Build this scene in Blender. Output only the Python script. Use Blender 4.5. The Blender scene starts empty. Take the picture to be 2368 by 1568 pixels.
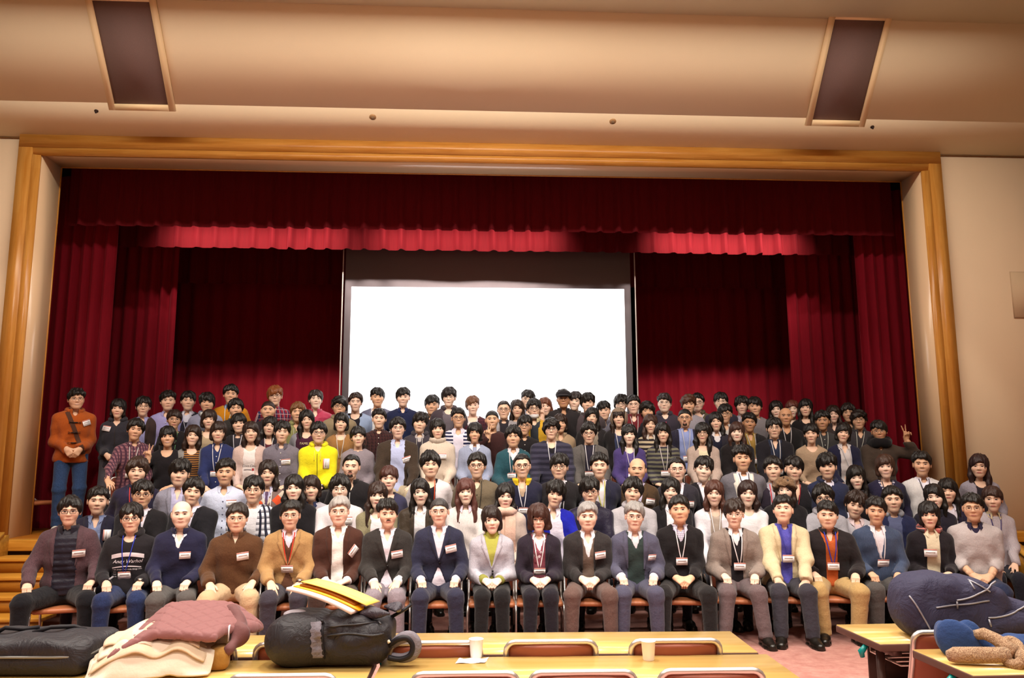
import bpy, math, random
import numpy as np
from mathutils import Matrix, Vector

# ---------------------------------------------------------------- camera
SC = bpy.context.scene
COL = SC.collection
IW, IH, FPX = 2368.0, 1568.0, 1830.0
CAM = np.array([0.0, 0.0, 1.60])
_yaw, _pit, _rol = math.radians(3.24), math.radians(8.5), math.radians(-0.16)
_fw = np.array([math.sin(_yaw) * math.cos(_pit), math.cos(_yaw) * math.cos(_pit), math.sin(_pit)])
_rt0 = np.array([math.cos(_yaw), -math.sin(_yaw), 0.0])
_up0 = np.cross(_rt0, _fw)
_rt = math.cos(_rol) * _rt0 + math.sin(_rol) * _up0
_up = -math.sin(_rol) * _rt0 + math.cos(_rol) * _up0
cam = bpy.data.cameras.new('camera')
cam.sensor_width = 36.0
cam.lens = FPX / IW * 36.0
cam.clip_end = 200
camo = bpy.data.objects.new('camera', cam)
COL.objects.link(camo)
camo.matrix_world = Matrix(((_rt[0], _up[0], -_fw[0], CAM[0]), (_rt[1], _up[1], -_fw[1], CAM[1]),
                            (_rt[2], _up[2], -_fw[2], CAM[2]), (0, 0, 0, 1)))
SC.camera = camo

def ray(px, py):
    return (px - IW / 2) * _rt - (py - IH / 2) * _up + FPX * _fw
def at_y(px, py, Y):
    d = ray(px, py)
    return CAM + d * (Y / d[1])
def at_z(px, py, Z):
    d = ray(px, py)
    return CAM + d * ((Z - CAM[2]) / d[2])

# ---------------------------------------------------------------- world, light, exposure
SC.view_settings.view_transform = 'Standard'
SC.view_settings.look = 'None'
SC.view_settings.gamma = 1.0
SC.view_settings.use_curve_mapping = False
SC.view_settings.exposure = 0.03
w = bpy.data.worlds.new('world')
SC.world = w
w.use_nodes = True
w.node_tree.nodes['Background'].inputs[0].default_value = (1, .85, .7, 1)
w.node_tree.nodes['Background'].inputs[1].default_value = 0.02

def area(name, loc, size, power, col, target=None, spread=180, sy=None):
    l = bpy.data.lights.new(name, 'AREA')
    l.shape = 'RECTANGLE'
    l.size = size
    l.size_y = sy or size
    l.energy = power
    l.color = col
    l.spread = math.radians(spread)
    o = bpy.data.objects.new(name, l)
    COL.objects.link(o)
    o.location = loc
    if target is not None:
        d = Vector(target) - Vector(loc)
        o.rotation_euler = d.to_track_quat('-Z', 'Y').to_euler()
    return o
WARM = (1.0, .915, .81)
# recessed hall lamps in the flat ceiling, in rows from the stage to the back of the hall
def spot(name, loc, target, power, half, blend=.25, rad=.12):
    l = bpy.data.lights.new(name, 'SPOT')
    l.energy = power
    l.color = WARM
    l.spot_size = math.radians(half * 2)
    l.spot_blend = blend
    l.shadow_soft_size = rad
    o = bpy.data.objects.new(name, l)
    COL.objects.link(o)
    o.location = loc
    o.rotation_euler = (Vector(target) - Vector(loc)).to_track_quat('-Z', 'Y').to_euler()
    return o
for lx in (-4.2, -2.1, 0, 2.1, 4.2):
    k = 1.0 - .10 * abs(lx)
    spot('hall_spot', (lx, 3.4, 6.36), (lx * .8, 8.6, 1.0), 640 * k, 28, .2)      # aimed at the platform
    area('hall_downlight', (lx, 1.0, 6.36), .5, 70 * k, WARM, (lx, 1.0, 0), 130)
    area('hall_downlight', (lx, 4.4, 6.36), .5, 80 * k, WARM, (lx, 4.4, 0), 130)
    area('hall_downlight', (lx, -2.4, 6.36), .5, 60, WARM, (lx, -2.4, 0), 130)
for lx, ln, pw in ((-3.6, 4.6, 135), (0, 2.4, 105), (3.6, 4.6, 135)):                # unseen strip lamps, added to light the bulkhead evenly
    area('bulkhead_fill_light', (lx, 6.75, 6.36), ln, pw, WARM, (lx, 6.75, 0), 179, .25)

# ---------------------------------------------------------------- materials
def lin(c):
    if isinstance(c, str):
        c = [int(c[i:i + 2], 16) / 255 for i in (0, 2, 4)]
    return tuple((v / 12.92 if v <= .04045 else ((v + .055) / 1.055) ** 2.4) for v in c) + (1.0,)
MATS = {}
class NT:
    def __init__(s, name):
        s.m = bpy.data.materials.new(name)
        s.m.use_nodes = True
        s.t = s.m.node_tree
        s.b = s.t.nodes['Principled BSDF']
    def n(s, ty, ins=None, **kw):
        o = s.t.nodes.new(ty)
        for k, v in kw.items():
            setattr(o, k, v)
        for k, v in (ins or {}).items():
            if hasattr(v, 'default_value') and hasattr(v, 'node'):
                s.t.links.new(v, o.inputs[k])
            else:
                o.inputs[k].default_value = v
        return o
    def link(s, a, b):
        s.t.links.new(a, b)
    def math(s, op, a, b=0.0):
        return s.n('ShaderNodeMath', {0: a, 1: b}, operation=op).outputs[0]
    def mix(s, f, a, b):
        o = s.n('ShaderNodeMix', data_type='RGBA')
        for i, v in ((0, f), (6, a), (7, b)):
            if hasattr(v, 'node'):
                s.link(v, o.inputs[i])
            else:
                o.inputs[i].default_value = v
        return o.outputs[2]
def _setup(nt, col, rough, spec=.3, metal=0.0):
    b = nt.b
    b.inputs['Roughness'].default_value = rough
    b.inputs['Specular IOR Level'].default_value = spec
    b.inputs['Metallic'].default_value = metal
    if hasattr(col, 'node'):
        nt.link(col, b.inputs['Base Color'])
    else:
        b.inputs['Base Color'].default_value = col
def plain(name, col, rough=.6, spec=.3, metal=0.0):
    k = ('plain', name, str(col), rough, metal)
    if k not in MATS:
        nt = NT(name)
        _setup(nt, lin(col), rough, spec, metal)
        MATS[k] = nt.m
    return MATS[k]
def fabric(col, pat=None, col2=None, col3=None, sc=1.0, rough=.92, bump=.25):
    """cloth: plain / heather / stripe / plaid / check / knit / cord / herring / argyle / floral"""
    k = ('fab', col, pat, col2, col3, sc, rough)
    if k in MATS:
        return MATS[k]
    nt = NT('cloth_' + (pat or 'plain'))
    tc = nt.n('ShaderNodeTexCoord').outputs['Object']
    c1, c2 = lin(col), lin(col2 or col)
    c3 = lin(col3 or col2 or col)
    sep = nt.n('ShaderNodeSeparateXYZ', {0: tc})
    X, Y, Z = sep.outputs
    def band(v, per, duty, ph=0.0):
        return nt.math('GREATER_THAN', nt.math('FRACT', nt.math('ADD', nt.math('MULTIPLY', v, 1 / per), ph + 50)), duty)
    out = c1
    if pat == 'heather' or pat == 'knit':
        n1 = nt.n('ShaderNodeTexNoise', {'Vector': tc, 'Scale': 130.0 * sc, 'Detail': 2.0}).outputs[0]
        f = nt.n('ShaderNodeMapRange', {0: n1, 1: .35, 2: .65}).outputs[0]
        out = nt.mix(f, c1, c2)
    elif pat == 'stripe':
        wob = nt.n('ShaderNodeTexNoise', {'Vector': tc, 'Scale': 5.0}).outputs[0]
        z2 = nt.math('ADD', Z, nt.math('MULTIPLY', wob, .03))
        out = nt.mix(band(z2, .05 * sc, .5), c1, c2)
    elif pat == 'stripe3':
        wob = nt.n('ShaderNodeTexNoise', {'Vector': tc, 'Scale': 5.0}).outputs[0]
        z2 = nt.math('ADD', Z, nt.math('MULTIPLY', wob, .03))
        out = nt.mix(band(z2, .075 * sc, .7), nt.mix(band(z2, .075 * sc, .5, .3), c1, c2), c3)
    elif pat == 'plaid':
        xx = nt.math('ADD', X, nt.math('MULTIPLY', Y, .6))
        a = nt.mix(band(xx, .05 * sc, .55), c1, c2)
        a = nt.mix(nt.math('MULTIPLY', band(Z, .05 * sc, .55), .55), a, c2)
        out = nt.mix(nt.math('MAXIMUM', band(Z, .05 * sc, .9, .3), band(xx, .05 * sc, .9, .3)), a, c3)
    elif pat == 'pin':
        out = nt.mix(nt.math('MAXIMUM', band(nt.math('ADD', X, nt.math('MULTIPLY', Y, .5)), .016 * sc, .75), band(Z, .016 * sc, .75)), c1, c2)
    elif pat == 'argyle':
        a = nt.math('FLOOR', nt.math('MULTIPLY', nt.math('ADD', X, Z), 9.0))
        b = nt.math('FLOOR', nt.math('MULTIPLY', nt.math('SUBTRACT', X, Z), 9.0))
        m1 = nt.math('GREATER_THAN', nt.math('FRACT', nt.math('ADD', nt.math('MULTIPLY', nt.math('ADD', a, nt.math('MULTIPLY', b, 2.0)), .25), 20.0)), .6)
        m2 = nt.math('GREATER_THAN', nt.math('FRACT', nt.math('ADD', nt.math('MULTIPLY', nt.math('ADD', nt.math('MULTIPLY', a, 2.0), b), .2), 20.0)), .7)
        out = nt.mix(m2, nt.mix(m1, c1, c2), c3)
    elif pat == 'cord':
        out = nt.mix(nt.math('MULTIPLY', band(X, .012, .5), .5), c1, c2)
    elif pat == 'floral':
        v = nt.n('ShaderNodeTexVoronoi', {'Vector': tc, 'Scale': 28.0 * sc})
        f = nt.math('LESS_THAN', v.outputs['Distance'], .35)
        out = nt.mix(f, c1, nt.mix(nt.n('ShaderNodeSeparateColor', {0: v.outputs['Color']}).outputs[0], c2, c3))
    _setup(nt, out, rough, .18)
    nt.b.inputs['Sheen Weight'].default_value = .12
    nz = nt.n('ShaderNodeTexNoise', {'Vector': tc, 'Scale': 22.0, 'Detail': 4.0, 'Roughness': .6}).outputs[0]
    if pat == 'knit':
        wv = nt.n('ShaderNodeTexWave', {'Vector': tc, 'Scale': 26.0, 'Distortion': 1.5}).outputs['Color']
        nz = nt.math('ADD', nt.math('MULTIPLY', nz, .6), nt.math('MULTIPLY', wv, .25))
    bp = nt.n('ShaderNodeBump', {'Height': nz, 'Strength': bump, 'Distance': .03})
    nt.link(bp.outputs[0], nt.b.inputs['Normal'])
    MATS[k] = nt.m
    return nt.m
def wood(name, c1, c2, axis, rough=.35, plank=0.0, sc=1.0, spec=.4):
    nt = NT(name)
    tc = nt.n('ShaderNodeTexCoord').outputs['Object']
    s = [14 * sc, 14 * sc, 14 * sc]
    s[axis] = .9 * sc
    mp = nt.n('ShaderNodeMapping', {'Vector': tc, 'Scale': s})
    n1 = nt.n('ShaderNodeTexNoise', {'Vector': mp.outputs[0], 'Scale': 2.0, 'Detail': 5.0, 'Roughness': .6, 'Distortion': .4}).outputs[0]
    f = nt.n('ShaderNodeMapRange', {0: n1, 1: .3, 2: .7}).outputs[0]
    c = nt.mix(f, lin(c1), lin(c2))
    if plank:
        s2 = [1 / .06] * 3
        s2[axis] = 1 / plank
        mp2 = nt.n('ShaderNodeMapping', {'Vector': tc, 'Scale': s2})
        br = nt.n('ShaderNodeTexWhiteNoise', {'Vector': nt.n('ShaderNodeVectorMath', {0: mp2.outputs[0]}, operation='FLOOR').outputs[0]}).outputs[0]
        c = nt.mix(nt.math('MULTIPLY', br, .35), c, lin(c2))
    _setup(nt, c, rough, spec)
    return nt.m
def wallpaper(name, c1, c2):
    nt = NT(name)
    tc = nt.n('ShaderNodeTexCoord').outputs['Object']
    n1 = nt.n('ShaderNodeTexNoise', {'Vector': tc, 'Scale': 160.0, 'Detail': 2.0}).outputs[0]
    n2 = nt.n('ShaderNodeTexNoise', {'Vector': tc, 'Scale': 1.2, 'Detail': 2.0}).outputs[0]
    f = nt.math('ADD', nt.math('MULTIPLY', n1, .5), nt.math('MULTIPLY', n2, .5))
    c = nt.mix(f, lin(c1), lin(c2))
    _setup(nt, c, .75, .25)
    bp = nt.n('ShaderNodeBump', {'Height': n1, 'Strength': .12, 'Distance': .004})
    nt.link(bp.outputs[0], nt.b.inputs['Normal'])
    return nt.m
def carpet(name, c1, c2):
    nt = NT(name)
    tc = nt.n('ShaderNodeTexCoord').outputs['Object']
    n1 = nt.n('ShaderNodeTexNoise', {'Vector': tc, 'Scale': 9.0, 'Detail': 6.0, 'Roughness': .7}).outputs[0]
    c = nt.mix(nt.n('ShaderNodeMapRange', {0: n1, 1: .35, 2: .65}).outputs[0], lin(c1), lin(c2))
    _setup(nt, c, .95, .1)
    n2 = nt.n('ShaderNodeTexNoise', {'Vector': tc, 'Scale': 300.0}).outputs[0]
    bp = nt.n('ShaderNodeBump', {'Height': n2, 'Strength': .3, 'Distance': .005})
    nt.link(bp.outputs[0], nt.b.inputs['Normal'])
    return nt.m
def velvet(name, col, trans=0.0):
    nt = NT(name)
    tc = nt.n('ShaderNodeTexCoord').outputs['Object']
    mp = nt.n('ShaderNodeMapping', {'Vector': tc, 'Scale': (40.0, 40.0, 3.0)})
    n1 = nt.n('ShaderNodeTexNoise', {'Vector': mp.outputs[0], 'Scale': 2.0, 'Detail': 3.0}).outputs[0]
    c0 = lin(col)
    c = nt.mix(n1, tuple(v * .75 for v in c0[:3]) + (1,), tuple(min(1, v * 1.25) for v in c0[:3]) + (1,))
    _setup(nt, c, .85, .15)
    nt.b.inputs['Sheen Weight'].default_value = .3
    nt.b.inputs['Sheen Tint'].default_value = lin('e05060')
    if trans:
        tr = nt.n('ShaderNodeBsdfTranslucent', {'Color': lin(col)})
        mx = nt.n('ShaderNodeMixShader', {0: trans})
        nt.link(nt.b.outputs[0], mx.inputs[1])
        nt.link(tr.outputs[0], mx.inputs[2])
        nt.link(mx.outputs[0], nt.t.nodes['Material Output'].inputs[0])
    return nt.m

# ---------------------------------------------------------------- mesh helpers
def mk_mesh(name, V, Q=None, T=None, cols=None, mats=(), mi=None, smooth=True):
    me = bpy.data.meshes.new(name)
    V = np.asarray(V, np.float32)
    Q = np.zeros((0, 4), np.int32) if Q is None or len(Q) == 0 else np.asarray(Q, np.int32)
    T = np.zeros((0, 3), np.int32) if T is None or len(T) == 0 else np.asarray(T, np.int32)
    me.vertices.add(len(V))
    me.vertices.foreach_set('co', V.ravel())
    nl = Q.size + T.size
    me.loops.add(nl)
    me.loops.foreach_set('vertex_index', np.concatenate([Q.ravel(), T.ravel()]).astype(np.int32))
    npoly = len(Q) + len(T)
    me.polygons.add(npoly)
    st = np.concatenate([np.arange(len(Q)) * 4, Q.size + np.arange(len(T)) * 3]).astype(np.int32)
    me.polygons.foreach_set('loop_start', st)
    if mi is not None:
        me.polygons.foreach_set('material_index', np.asarray(mi, np.int32))
    if cols is not None:
        a = me.color_attributes.new('Col', 'FLOAT_COLOR', 'POINT')
        cc = np.ones((len(V), 4), np.float32)
        cc[:, :3] = cols
        a.data.foreach_set('color', cc.ravel())
    for m in mats:
        me.materials.append(m)
    me.update(calc_edges=True)
    me.validate()
    if smooth:
        me.polygons.foreach_set('use_smooth', np.ones(len(me.polygons), bool))
    return me
def obj(name, me, parent=None, loc=None, M=None, mat=None):
    o = bpy.data.objects.new(name, me)
    COL.objects.link(o)
    if parent is not None:
        o.parent = parent
    if M is not None:
        o.matrix_basis = M
    elif loc is not None:
        o.location = loc
    if mat is not None:
        if len(me.materials) == 0:
            me.materials.append(mat)
        o.material_slots[0].link = 'OBJECT'
        o.material_slots[0].material = mat
    return o
def tag(o, label=None, cat=None, group=None, kind=None):
    if label: o['label'] = label
    if cat: o['category'] = cat
    if group: o['group'] = group
    if kind: o['kind'] = kind
    return o
def thing(name, label, cat, loc=(0, 0, 0), rz=0.0, group=None):
    o = bpy.data.objects.new(name, None)
    o.empty_display_size = .1
    COL.objects.link(o)
    o.location = loc
    o.rotation_euler = (0, 0, rz)
    return tag(o, label, cat, group)
class MB:
    """collects quads / tris for one mesh"""
    def __init__(s):
        s.V, s.Q, s.T, s.n = [], [], [], 0
    def add(s, V, Q=None, T=None):
        V = np.asarray(V, float)
        s.V.append(V)
        if Q is not None and len(Q): s.Q.append(np.asarray(Q) + s.n)
        if T is not None and len(T): s.T.append(np.asarray(T) + s.n)
        s.n += len(V)
        return s
    def box(s, lo, hi, M=None):
        lo, hi = np.array(lo, float), np.array(hi, float)
        V = np.array([[(lo, hi)[i][0], (lo, hi)[j][1], (lo, hi)[k][2]] for i in (0, 1) for j in (0, 1) for k in (0, 1)])
        if M is not None:
            V = V @ np.asarray(M)[:3, :3].T + np.asarray(M)[:3, 3]
        return s.add(V, [(0, 1, 3, 2), (4, 6, 7, 5), (0, 4, 5, 1), (2, 3, 7, 6), (0, 2, 6, 4), (1, 5, 7, 3)])
    def tube(s, pts, r, n=8, closed=False, flat=1.0):
        V, Q, T = tube(pts, r, n, closed, flat)
        return s.add(V, Q, T)
    def prism(s, poly, axis, a, b):
        """extrude 2-D polygon (ccw) along axis"""
        poly = np.asarray(poly, float)
        n = len(poly)
        V = np.zeros((2 * n, 3))
        o = [i for i in range(3) if i != axis]
        for k, v in ((0, a), (1, b)):
            V[k * n:(k + 1) * n, o[0]] = poly[:, 0]
            V[k * n:(k + 1) * n, o[1]] = poly[:, 1]
            V[k * n:(k + 1) * n, axis] = v
        Q = [(i, (i + 1) % n, n + (i + 1) % n, n + i) for i in range(n)]
        T = [(0, i + 1, i) for i in range(1, n - 1)] + [(n, n + i, n + i + 1) for i in range(1, n - 1)]
        return s.add(V, Q, T)
    def arrays(s):
        return (np.concatenate(s.V), np.concatenate(s.Q) if s.Q else None, np.concatenate(s.T) if s.T else None)
    def mesh(s, name, mat=None, smooth=False, bevel=0):
        V, Q, T = s.arrays()
        me = mk_mesh(name, V, Q, T, mats=[mat] if mat else (), smooth=smooth)
        return me
    def build(s, name, mat, parent=None, smooth=False, loc=None, bevel=0.0):
        o = obj(name, s.mesh(name, mat, smooth), parent, loc)
        if bevel:
            b = o.modifiers.new('bevel', 'BEVEL')
            b.width = bevel
            b.segments = 2
            b.limit_method = 'ANGLE'
        return o
def tube(pts, r, n=8, closed=False, flat=1.0):
    pts = np.asarray(pts, float)
    m = len(pts)
    r = np.broadcast_to(np.asarray(r, float), (m,))
    tg = np.zeros_like(pts)
    if closed:
        tg = np.roll(pts, -1, 0) - np.roll(pts, 1, 0)
    else:
        tg[1:-1] = pts[2:] - pts[:-2]
        tg[0] = pts[1] - pts[0]
        tg[-1] = pts[-1] - pts[-2]
    tg /= np.linalg.norm(tg, axis=1)[:, None] + 1e-12
    ref = np.array([0, 0, 1.0]) if abs(tg[0][2]) < .9 else np.array([1.0, 0, 0])
    V = []
    a = np.arange(n) * 2 * math.pi / n
    for i in range(m):
        u = ref - tg[i] * (ref @ tg[i])
        if np.linalg.norm(u) < 1e-6:
            u = np.array([1.0, 0, 0])
        u /= np.linalg.norm(u)
        v = np.cross(tg[i], u)
        ref = u
        V.append(pts[i] + r[i] * (np.outer(np.cos(a), u) * flat + np.outer(np.sin(a), v)))
    V = np.concatenate(V)
    Q = []
    for i in range(m if closed else m - 1):
        j = (i + 1) % m
        for k in range(n):
            k2 = (k + 1) % n
            Q.append((i * n + k, i * n + k2, j * n + k2, j * n + k))
    T = []
    if not closed:
        T = [(0, k + 1, k) for k in range(1, n - 1)]
        b = (m - 1) * n
        T += [(b, b + k, b + k + 1) for k in range(1, n - 1)]
    return V, np.array(Q), np.array(T) if T else None
def grid_faces(nu, nv, wrap=False):
    i, j = np.meshgrid(np.arange(nu if wrap else nu - 1), np.arange(nv - 1), indexing='ij')
    i, j = i.ravel(), j.ravel()
    i2 = (i + 1) % nu
    return np.stack([i * nv + j, i2 * nv + j, i2 * nv + j + 1, i * nv + j + 1], 1)
# ================================================================ the hall
M_WALL = wallpaper('beige_wallpaper', 'd6bd9c', 'e0c8a8')
M_CEIL = wallpaper('cream_ceiling', 'ecdab6', 'f2e2c2')
M_CARPET = carpet('pink_carpet', 'c88a80', 'e0a89c')
M_FRAMEX = wood('oak_frame_x', 'd29a4c', 'b4762c', 0, .3, .55)
M_FRAMEZ = wood('oak_frame_z', 'd29a4c', 'b4762c', 2, .3, .55)
M_STAGE = wood('stage_boards', 'b4742c', '8e5318', 0, .25, .9)
M_STEP = wood('step_wood', 'd2983c', 'b0741f', 0, .4)
M_REVEAL = plain('reveal_paint', 'e0c09a', .25, .6)
M_RED = velvet('red_velvet', '74081a')
M_REDB = velvet('red_border_velvet', '58060f', .10)
STZ = .74            # stage height
YF, YR = 9.15, 9.60  # front wall face, back of the reveal
STF = 8.90           # stage front edge
XL = at_y(142, 387, YR)[0]; XR = at_y(2083, 420, YR)[0]
ZT = .5 * (at_y(142, 387, YR)[2] + at_y(2083, 420, YR)[2])
ZW = at_y(1100, 339, YF)[2]
def struct(name, mb, mat, smooth=False, **k):
    return tag(mb.build(name, mat, None, smooth, **k), kind='structure')
struct('floor', MB().box((-8.5, -4.5, -.1), (8.5, 9.3, 0)), M_CARPET)
wf = MB()
wf.box((-8.5, YF, 0), (XL, YR, ZW)); wf.box((XR, YF, 0), (8.5, YR, ZW)); wf.box((XL, YF, ZT), (XR, YR, ZW))
struct('wall_front', wf, M_WALL)
struct('wall_left', MB().box((-8.7, -4.5, 0), (-8.5, 9.6, 6.6)), M_WALL)
struct('wall_right', MB().box((8.5, -4.5, 0), (8.7, 9.6, 6.6)), M_WALL)
struct('wall_back', MB().box((-8.7, -4.7, 0), (8.7, -4.5, 6.6)), M_WALL)
# ceiling: cove over the frame, steep bulkhead, flat ceiling
def ceil_pt(py, y0, z0, ang):
    d = ray(1184, py); k = d[2] / d[1]
    c, s = math.cos(ang), math.sin(ang)
    t = (k * y0 - (z0 - CAM[2])) / (s + k * c)
    return y0 - c * t, z0 + s * t
Y1, Z1 = ceil_pt(258, YF, ZW, math.radians(24))
Y2, Z2 = ceil_pt(22, Y1, Z1, math.radians(51.3))
prof = [(YF, ZW), (Y1, Z1), (Y2, Z2), (-4.7, Z2)]
for i in range(3):
    (ya, za), (yb, zb) = prof[i], prof[i + 1]
    nrm = np.array([-(zb - za), (yb - ya)]); nrm = nrm / np.linalg.norm(nrm) * -.1
    struct('ceiling', MB().prism([(ya, za), (yb, zb), (yb + nrm[0], zb + nrm[1]), (ya + nrm[0], za + nrm[1])], 0, -8.6, 8.6), M_CEIL)
struct('ceiling', MB().box((-8.6, YF + .02, ZW), (8.6, 14.4, ZW + .1)), plain('loft_black', '151010', .9))
# a shadow joint where the cove meets the wall
struct('trim_1', MB().box((-8.5, YF - .012, ZW - .012), (8.5, YF, ZW)), plain('joint', '8a6238', .7))
# proscenium frame: flat outer strip and a chamfered inner strip on three sides
FW, FI = .155, .085
for nm, poly_axis in (('trim_2', 'L'), ('trim_3', 'R'), ('trim_4', 'T')):
    for k, (o0, o1, pr0, pr1) in enumerate(((FI, FI + FW, .055, .055), (0, FI, .02, .05))):
        mb = MB()
        top = ZT - .03 + (FI if k == 0 else 0)
        if poly_axis == 'T':
            e = FI + (FW if k == 0 else 0)
            mb.prism([(YF - pr0, ZT + o0 - .03), (YF + .01, ZT + o0 - .03), (YF + .01, ZT + o1 - .03), (YF - pr1, ZT + o1 - .03)], 0, XL - e, XR + e)
        elif poly_axis == 'L':
            mb.prism([(XL - o1, YF - pr1), (XL - o0, YF - pr0), (XL - o0, YF + .01), (XL - o1, YF + .01)], 2, STZ, top)
        else:
            mb.prism([(XR + o0, YF - pr0), (XR + o1, YF - pr1), (XR + o1, YF + .01), (XR + o0, YF + .01)], 2, STZ, top)
        struct(nm, mb, M_FRAMEX if poly_axis == 'T' else M_FRAMEZ)
# reveal lining (smooth paint) inside the opening with a thin wooden back bead
lin_ = MB()
lin_.box((XL - .005, YF, STZ), (XL + .006, YR, ZT)); lin_.box((XR - .006, YF, STZ), (XR + .005, YR, ZT)); lin_.box((XL, YF, ZT - .006), (XR, YR, ZT + .005))
struct('trim_5', lin_, M_REVEAL)
bd = MB()
bd.box((XL, YR - .02, STZ), (XL + .014, YR, ZT)); bd.box((XR - .014, YR - .02, STZ), (XR, YR, ZT)); bd.box((XL, YR - .02, ZT - .014), (XR, YR, ZT))
struct('trim_6', bd, M_FRAMEZ)
# stage
st = struct('stage_floor', MB().box((-8.4, STF + .02, STZ - .05), (8.4, 14.4, STZ)), M_STAGE)
struct('stage_front', MB().box((-8.4, STF + .10, 0), (8.4, STF + .16, STZ - .05)), plain('stage_front_panel', '6e5636', .7))
struct('trim_7', MB().box((-8.4, STF, STZ - .11), (8.4, STF + .14, STZ + .004)), M_STEP, bevel=.008)
struct('wall_stage_back', MB().box((-8.4, 14.3, 0), (8.4, 14.4, 7.5)), plain('stage_back_dark', '1a1012', .9))
struct('wall_stage_left', MB().box((-8.4, YR, 0), (-8.3, 14.4, 7.5)), plain('stage_back_dark', '1a1012', .9))
struct('wall_stage_right', MB().box((8.3, YR, 0), (8.4, 14.4, 7.5)), plain('stage_back_dark', '1a1012', .9))
# steps up to the stage at both sides of the hall
def steps(x0, x1, side, label):
    t = thing('stage_steps', label, 'steps', ((x0 + x1) / 2, STF, 0))
    hw = (x1 - x0) / 2
    n = 5; rise = STZ / n; run = .27
    for i in range(1, n):
        z = i * rise; y = -(n - i) * run
        MB().box((-hw, y - .02, z - .035), (hw, y + run, z)).build('tread', M_STEP, t, bevel=.006)
        MB().box((-hw, y, z - rise), (hw, y + .02, z - .035)).build('riser', wood('riser_wood', 'b87c28', '97601a', 0, .5) if i == 1 and side < 0 else RISER, t)
    xs = -hw if side < 0 else hw
    prof = [(-n * run - .05, 0), (.0, 0), (.0, STZ + .06), (-.12, STZ + .06), (-n * run - .05, .16)]
    MB().prism(prof[::-1] if False else prof, 0, xs - .035, xs + .035).build('side_panel', M_STEP, t)
    cap = [(-n * run - .06, .16), (-.12, STZ + .06), (-.12, STZ + .10), (-n * run - .06, .20)]
    MB().prism(cap, 0, xs - .05, xs + .05).build('handrail_cap', wood('cap_wood', 'e0a648', 'c88a30', 1, .35), t)
RISER = wood('riser_wood', 'b87c28', '97601a', 0, .5)
steps(-4.88, -3.9, -1, 'honey coloured wooden steps up to the stage beside the maroon blazer man')
steps(5.90, 6.9, -1, 'wooden stage steps half hidden behind the grey sweater man at far right')
# curtains -----------------------------------------------------------------
def cloth(x0, x1, z0, z1, Y, per, amp, seed, box=False, yaw=0.0, nz=7, skew=0.0):
    rnd = np.random.RandomState(seed)
    L = abs(x1 - x0)
    nx = int(L / per * (12 if not box else 10)) + 2
    s = np.linspace(0, 1, nx)
    ph = s * L / per * 2 * math.pi
    wob = np.cumsum(rnd.randn(nx)) * .05
    wv = np.sin(ph + wob * 3)
    if box:
        wv = np.clip(np.sin(ph) * 3 + 1.9, -1, 1)
    am = amp * (1 + .35 * np.interp(s * 20, np.arange(22), rnd.randn(22)))
    z = np.linspace(z1, z0, nz)
    V = np.zeros((nx, nz, 3))
    for j in range(nz):
        t = j / (nz - 1)
        V[:, j, 0] = x0 + (x1 - x0) * s + amp * .3 * np.cos(ph * .5) * t
        V[:, j, 1] = Y + am * wv * (.55 + .45 * t) + skew * s
        V[:, j, 2] = z[j]
    return V.reshape(-1, 3), grid_faces(nx, nz)
def curtain(name, label, mat, *a, **k):
    V, Q = cloth(*a, **k)
    return tag(obj(name, mk_mesh(name, V, Q, mats=[mat])), label, 'curtain', 'stage curtains')
ZB1 = at_y(1150, 533, 10.1)[2]; ZB2 = at_y(1150, 580, 11.0)[2]; ZB3 = at_y(500, 655, 12.2)[2]
curtain('border_curtain', 'dark red pleated border hanging just behind the top of the stage frame', M_REDB, XL - .15, XR + .15, ZB1, 5.6, 10.1, .24, .035, 1, box=True)
curtain('border_curtain', 'brightly lit red pleated border below and behind the front border', M_REDB, XL - .3, XR + .3, ZB2, 5.7, 11.0, .26, .04, 2, box=True)
sx0 = at_y(797, 700, 11.45)[0]; sx1 = at_y(1459, 700, 11.45)[0]
curtain('border_curtain', 'black shadowed border behind the lit one, left and right of the screen', M_REDB, XL - .5, XR + .5, ZB3, 5.9, 12.2, .26, .04, 3, box=True)
lx1 = at_y(258, 800, 10.45)[0]; lx2 = at_y(396, 900, 11.6)[0]
rx1 = at_y(1990, 800, 10.45)[0]; rx2 = at_y(1830, 900, 11.6)[0]
curtain('leg_curtain', 'dark red side curtain next to the left jamb behind the orange duffle coat', M_RED, XL - .9, lx1, STZ, 5.8, 10.45, .15, .05, 4)
curtain('leg_curtain', 'second red side curtain from the left, set deeper on the stage', M_RED, XL - .9, lx2, STZ, 5.8, 11.6, .17, .05, 5)
curtain('leg_curtain', 'dark red side curtain next to the right jamb behind the two-finger sign', M_RED, rx1, XR + .9, STZ, 5.8, 10.45, .15, .05, 6)
curtain('leg_curtain', 'second red side curtain from the right, set deeper on the stage', M_RED, rx2, XR + .9, STZ, 5.8, 11.6, .17, .05, 7)
bx0 = at_y(778, 850, 12.9)[0]; bx1 = at_y(1488, 850, 12.9)[0]
curtain('back_curtain', 'wide red back curtain left of the white screen', M_RED, XL - 1.2, bx0 + .1, STZ, 5.8, 12.9, .27, .04, 8)
curtain('back_curtain', 'wide red back curtain right of the white screen', M_RED, bx1 - .1, XR + 1.2, STZ, 5.8, 12.9, .27, .04, 9)
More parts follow.
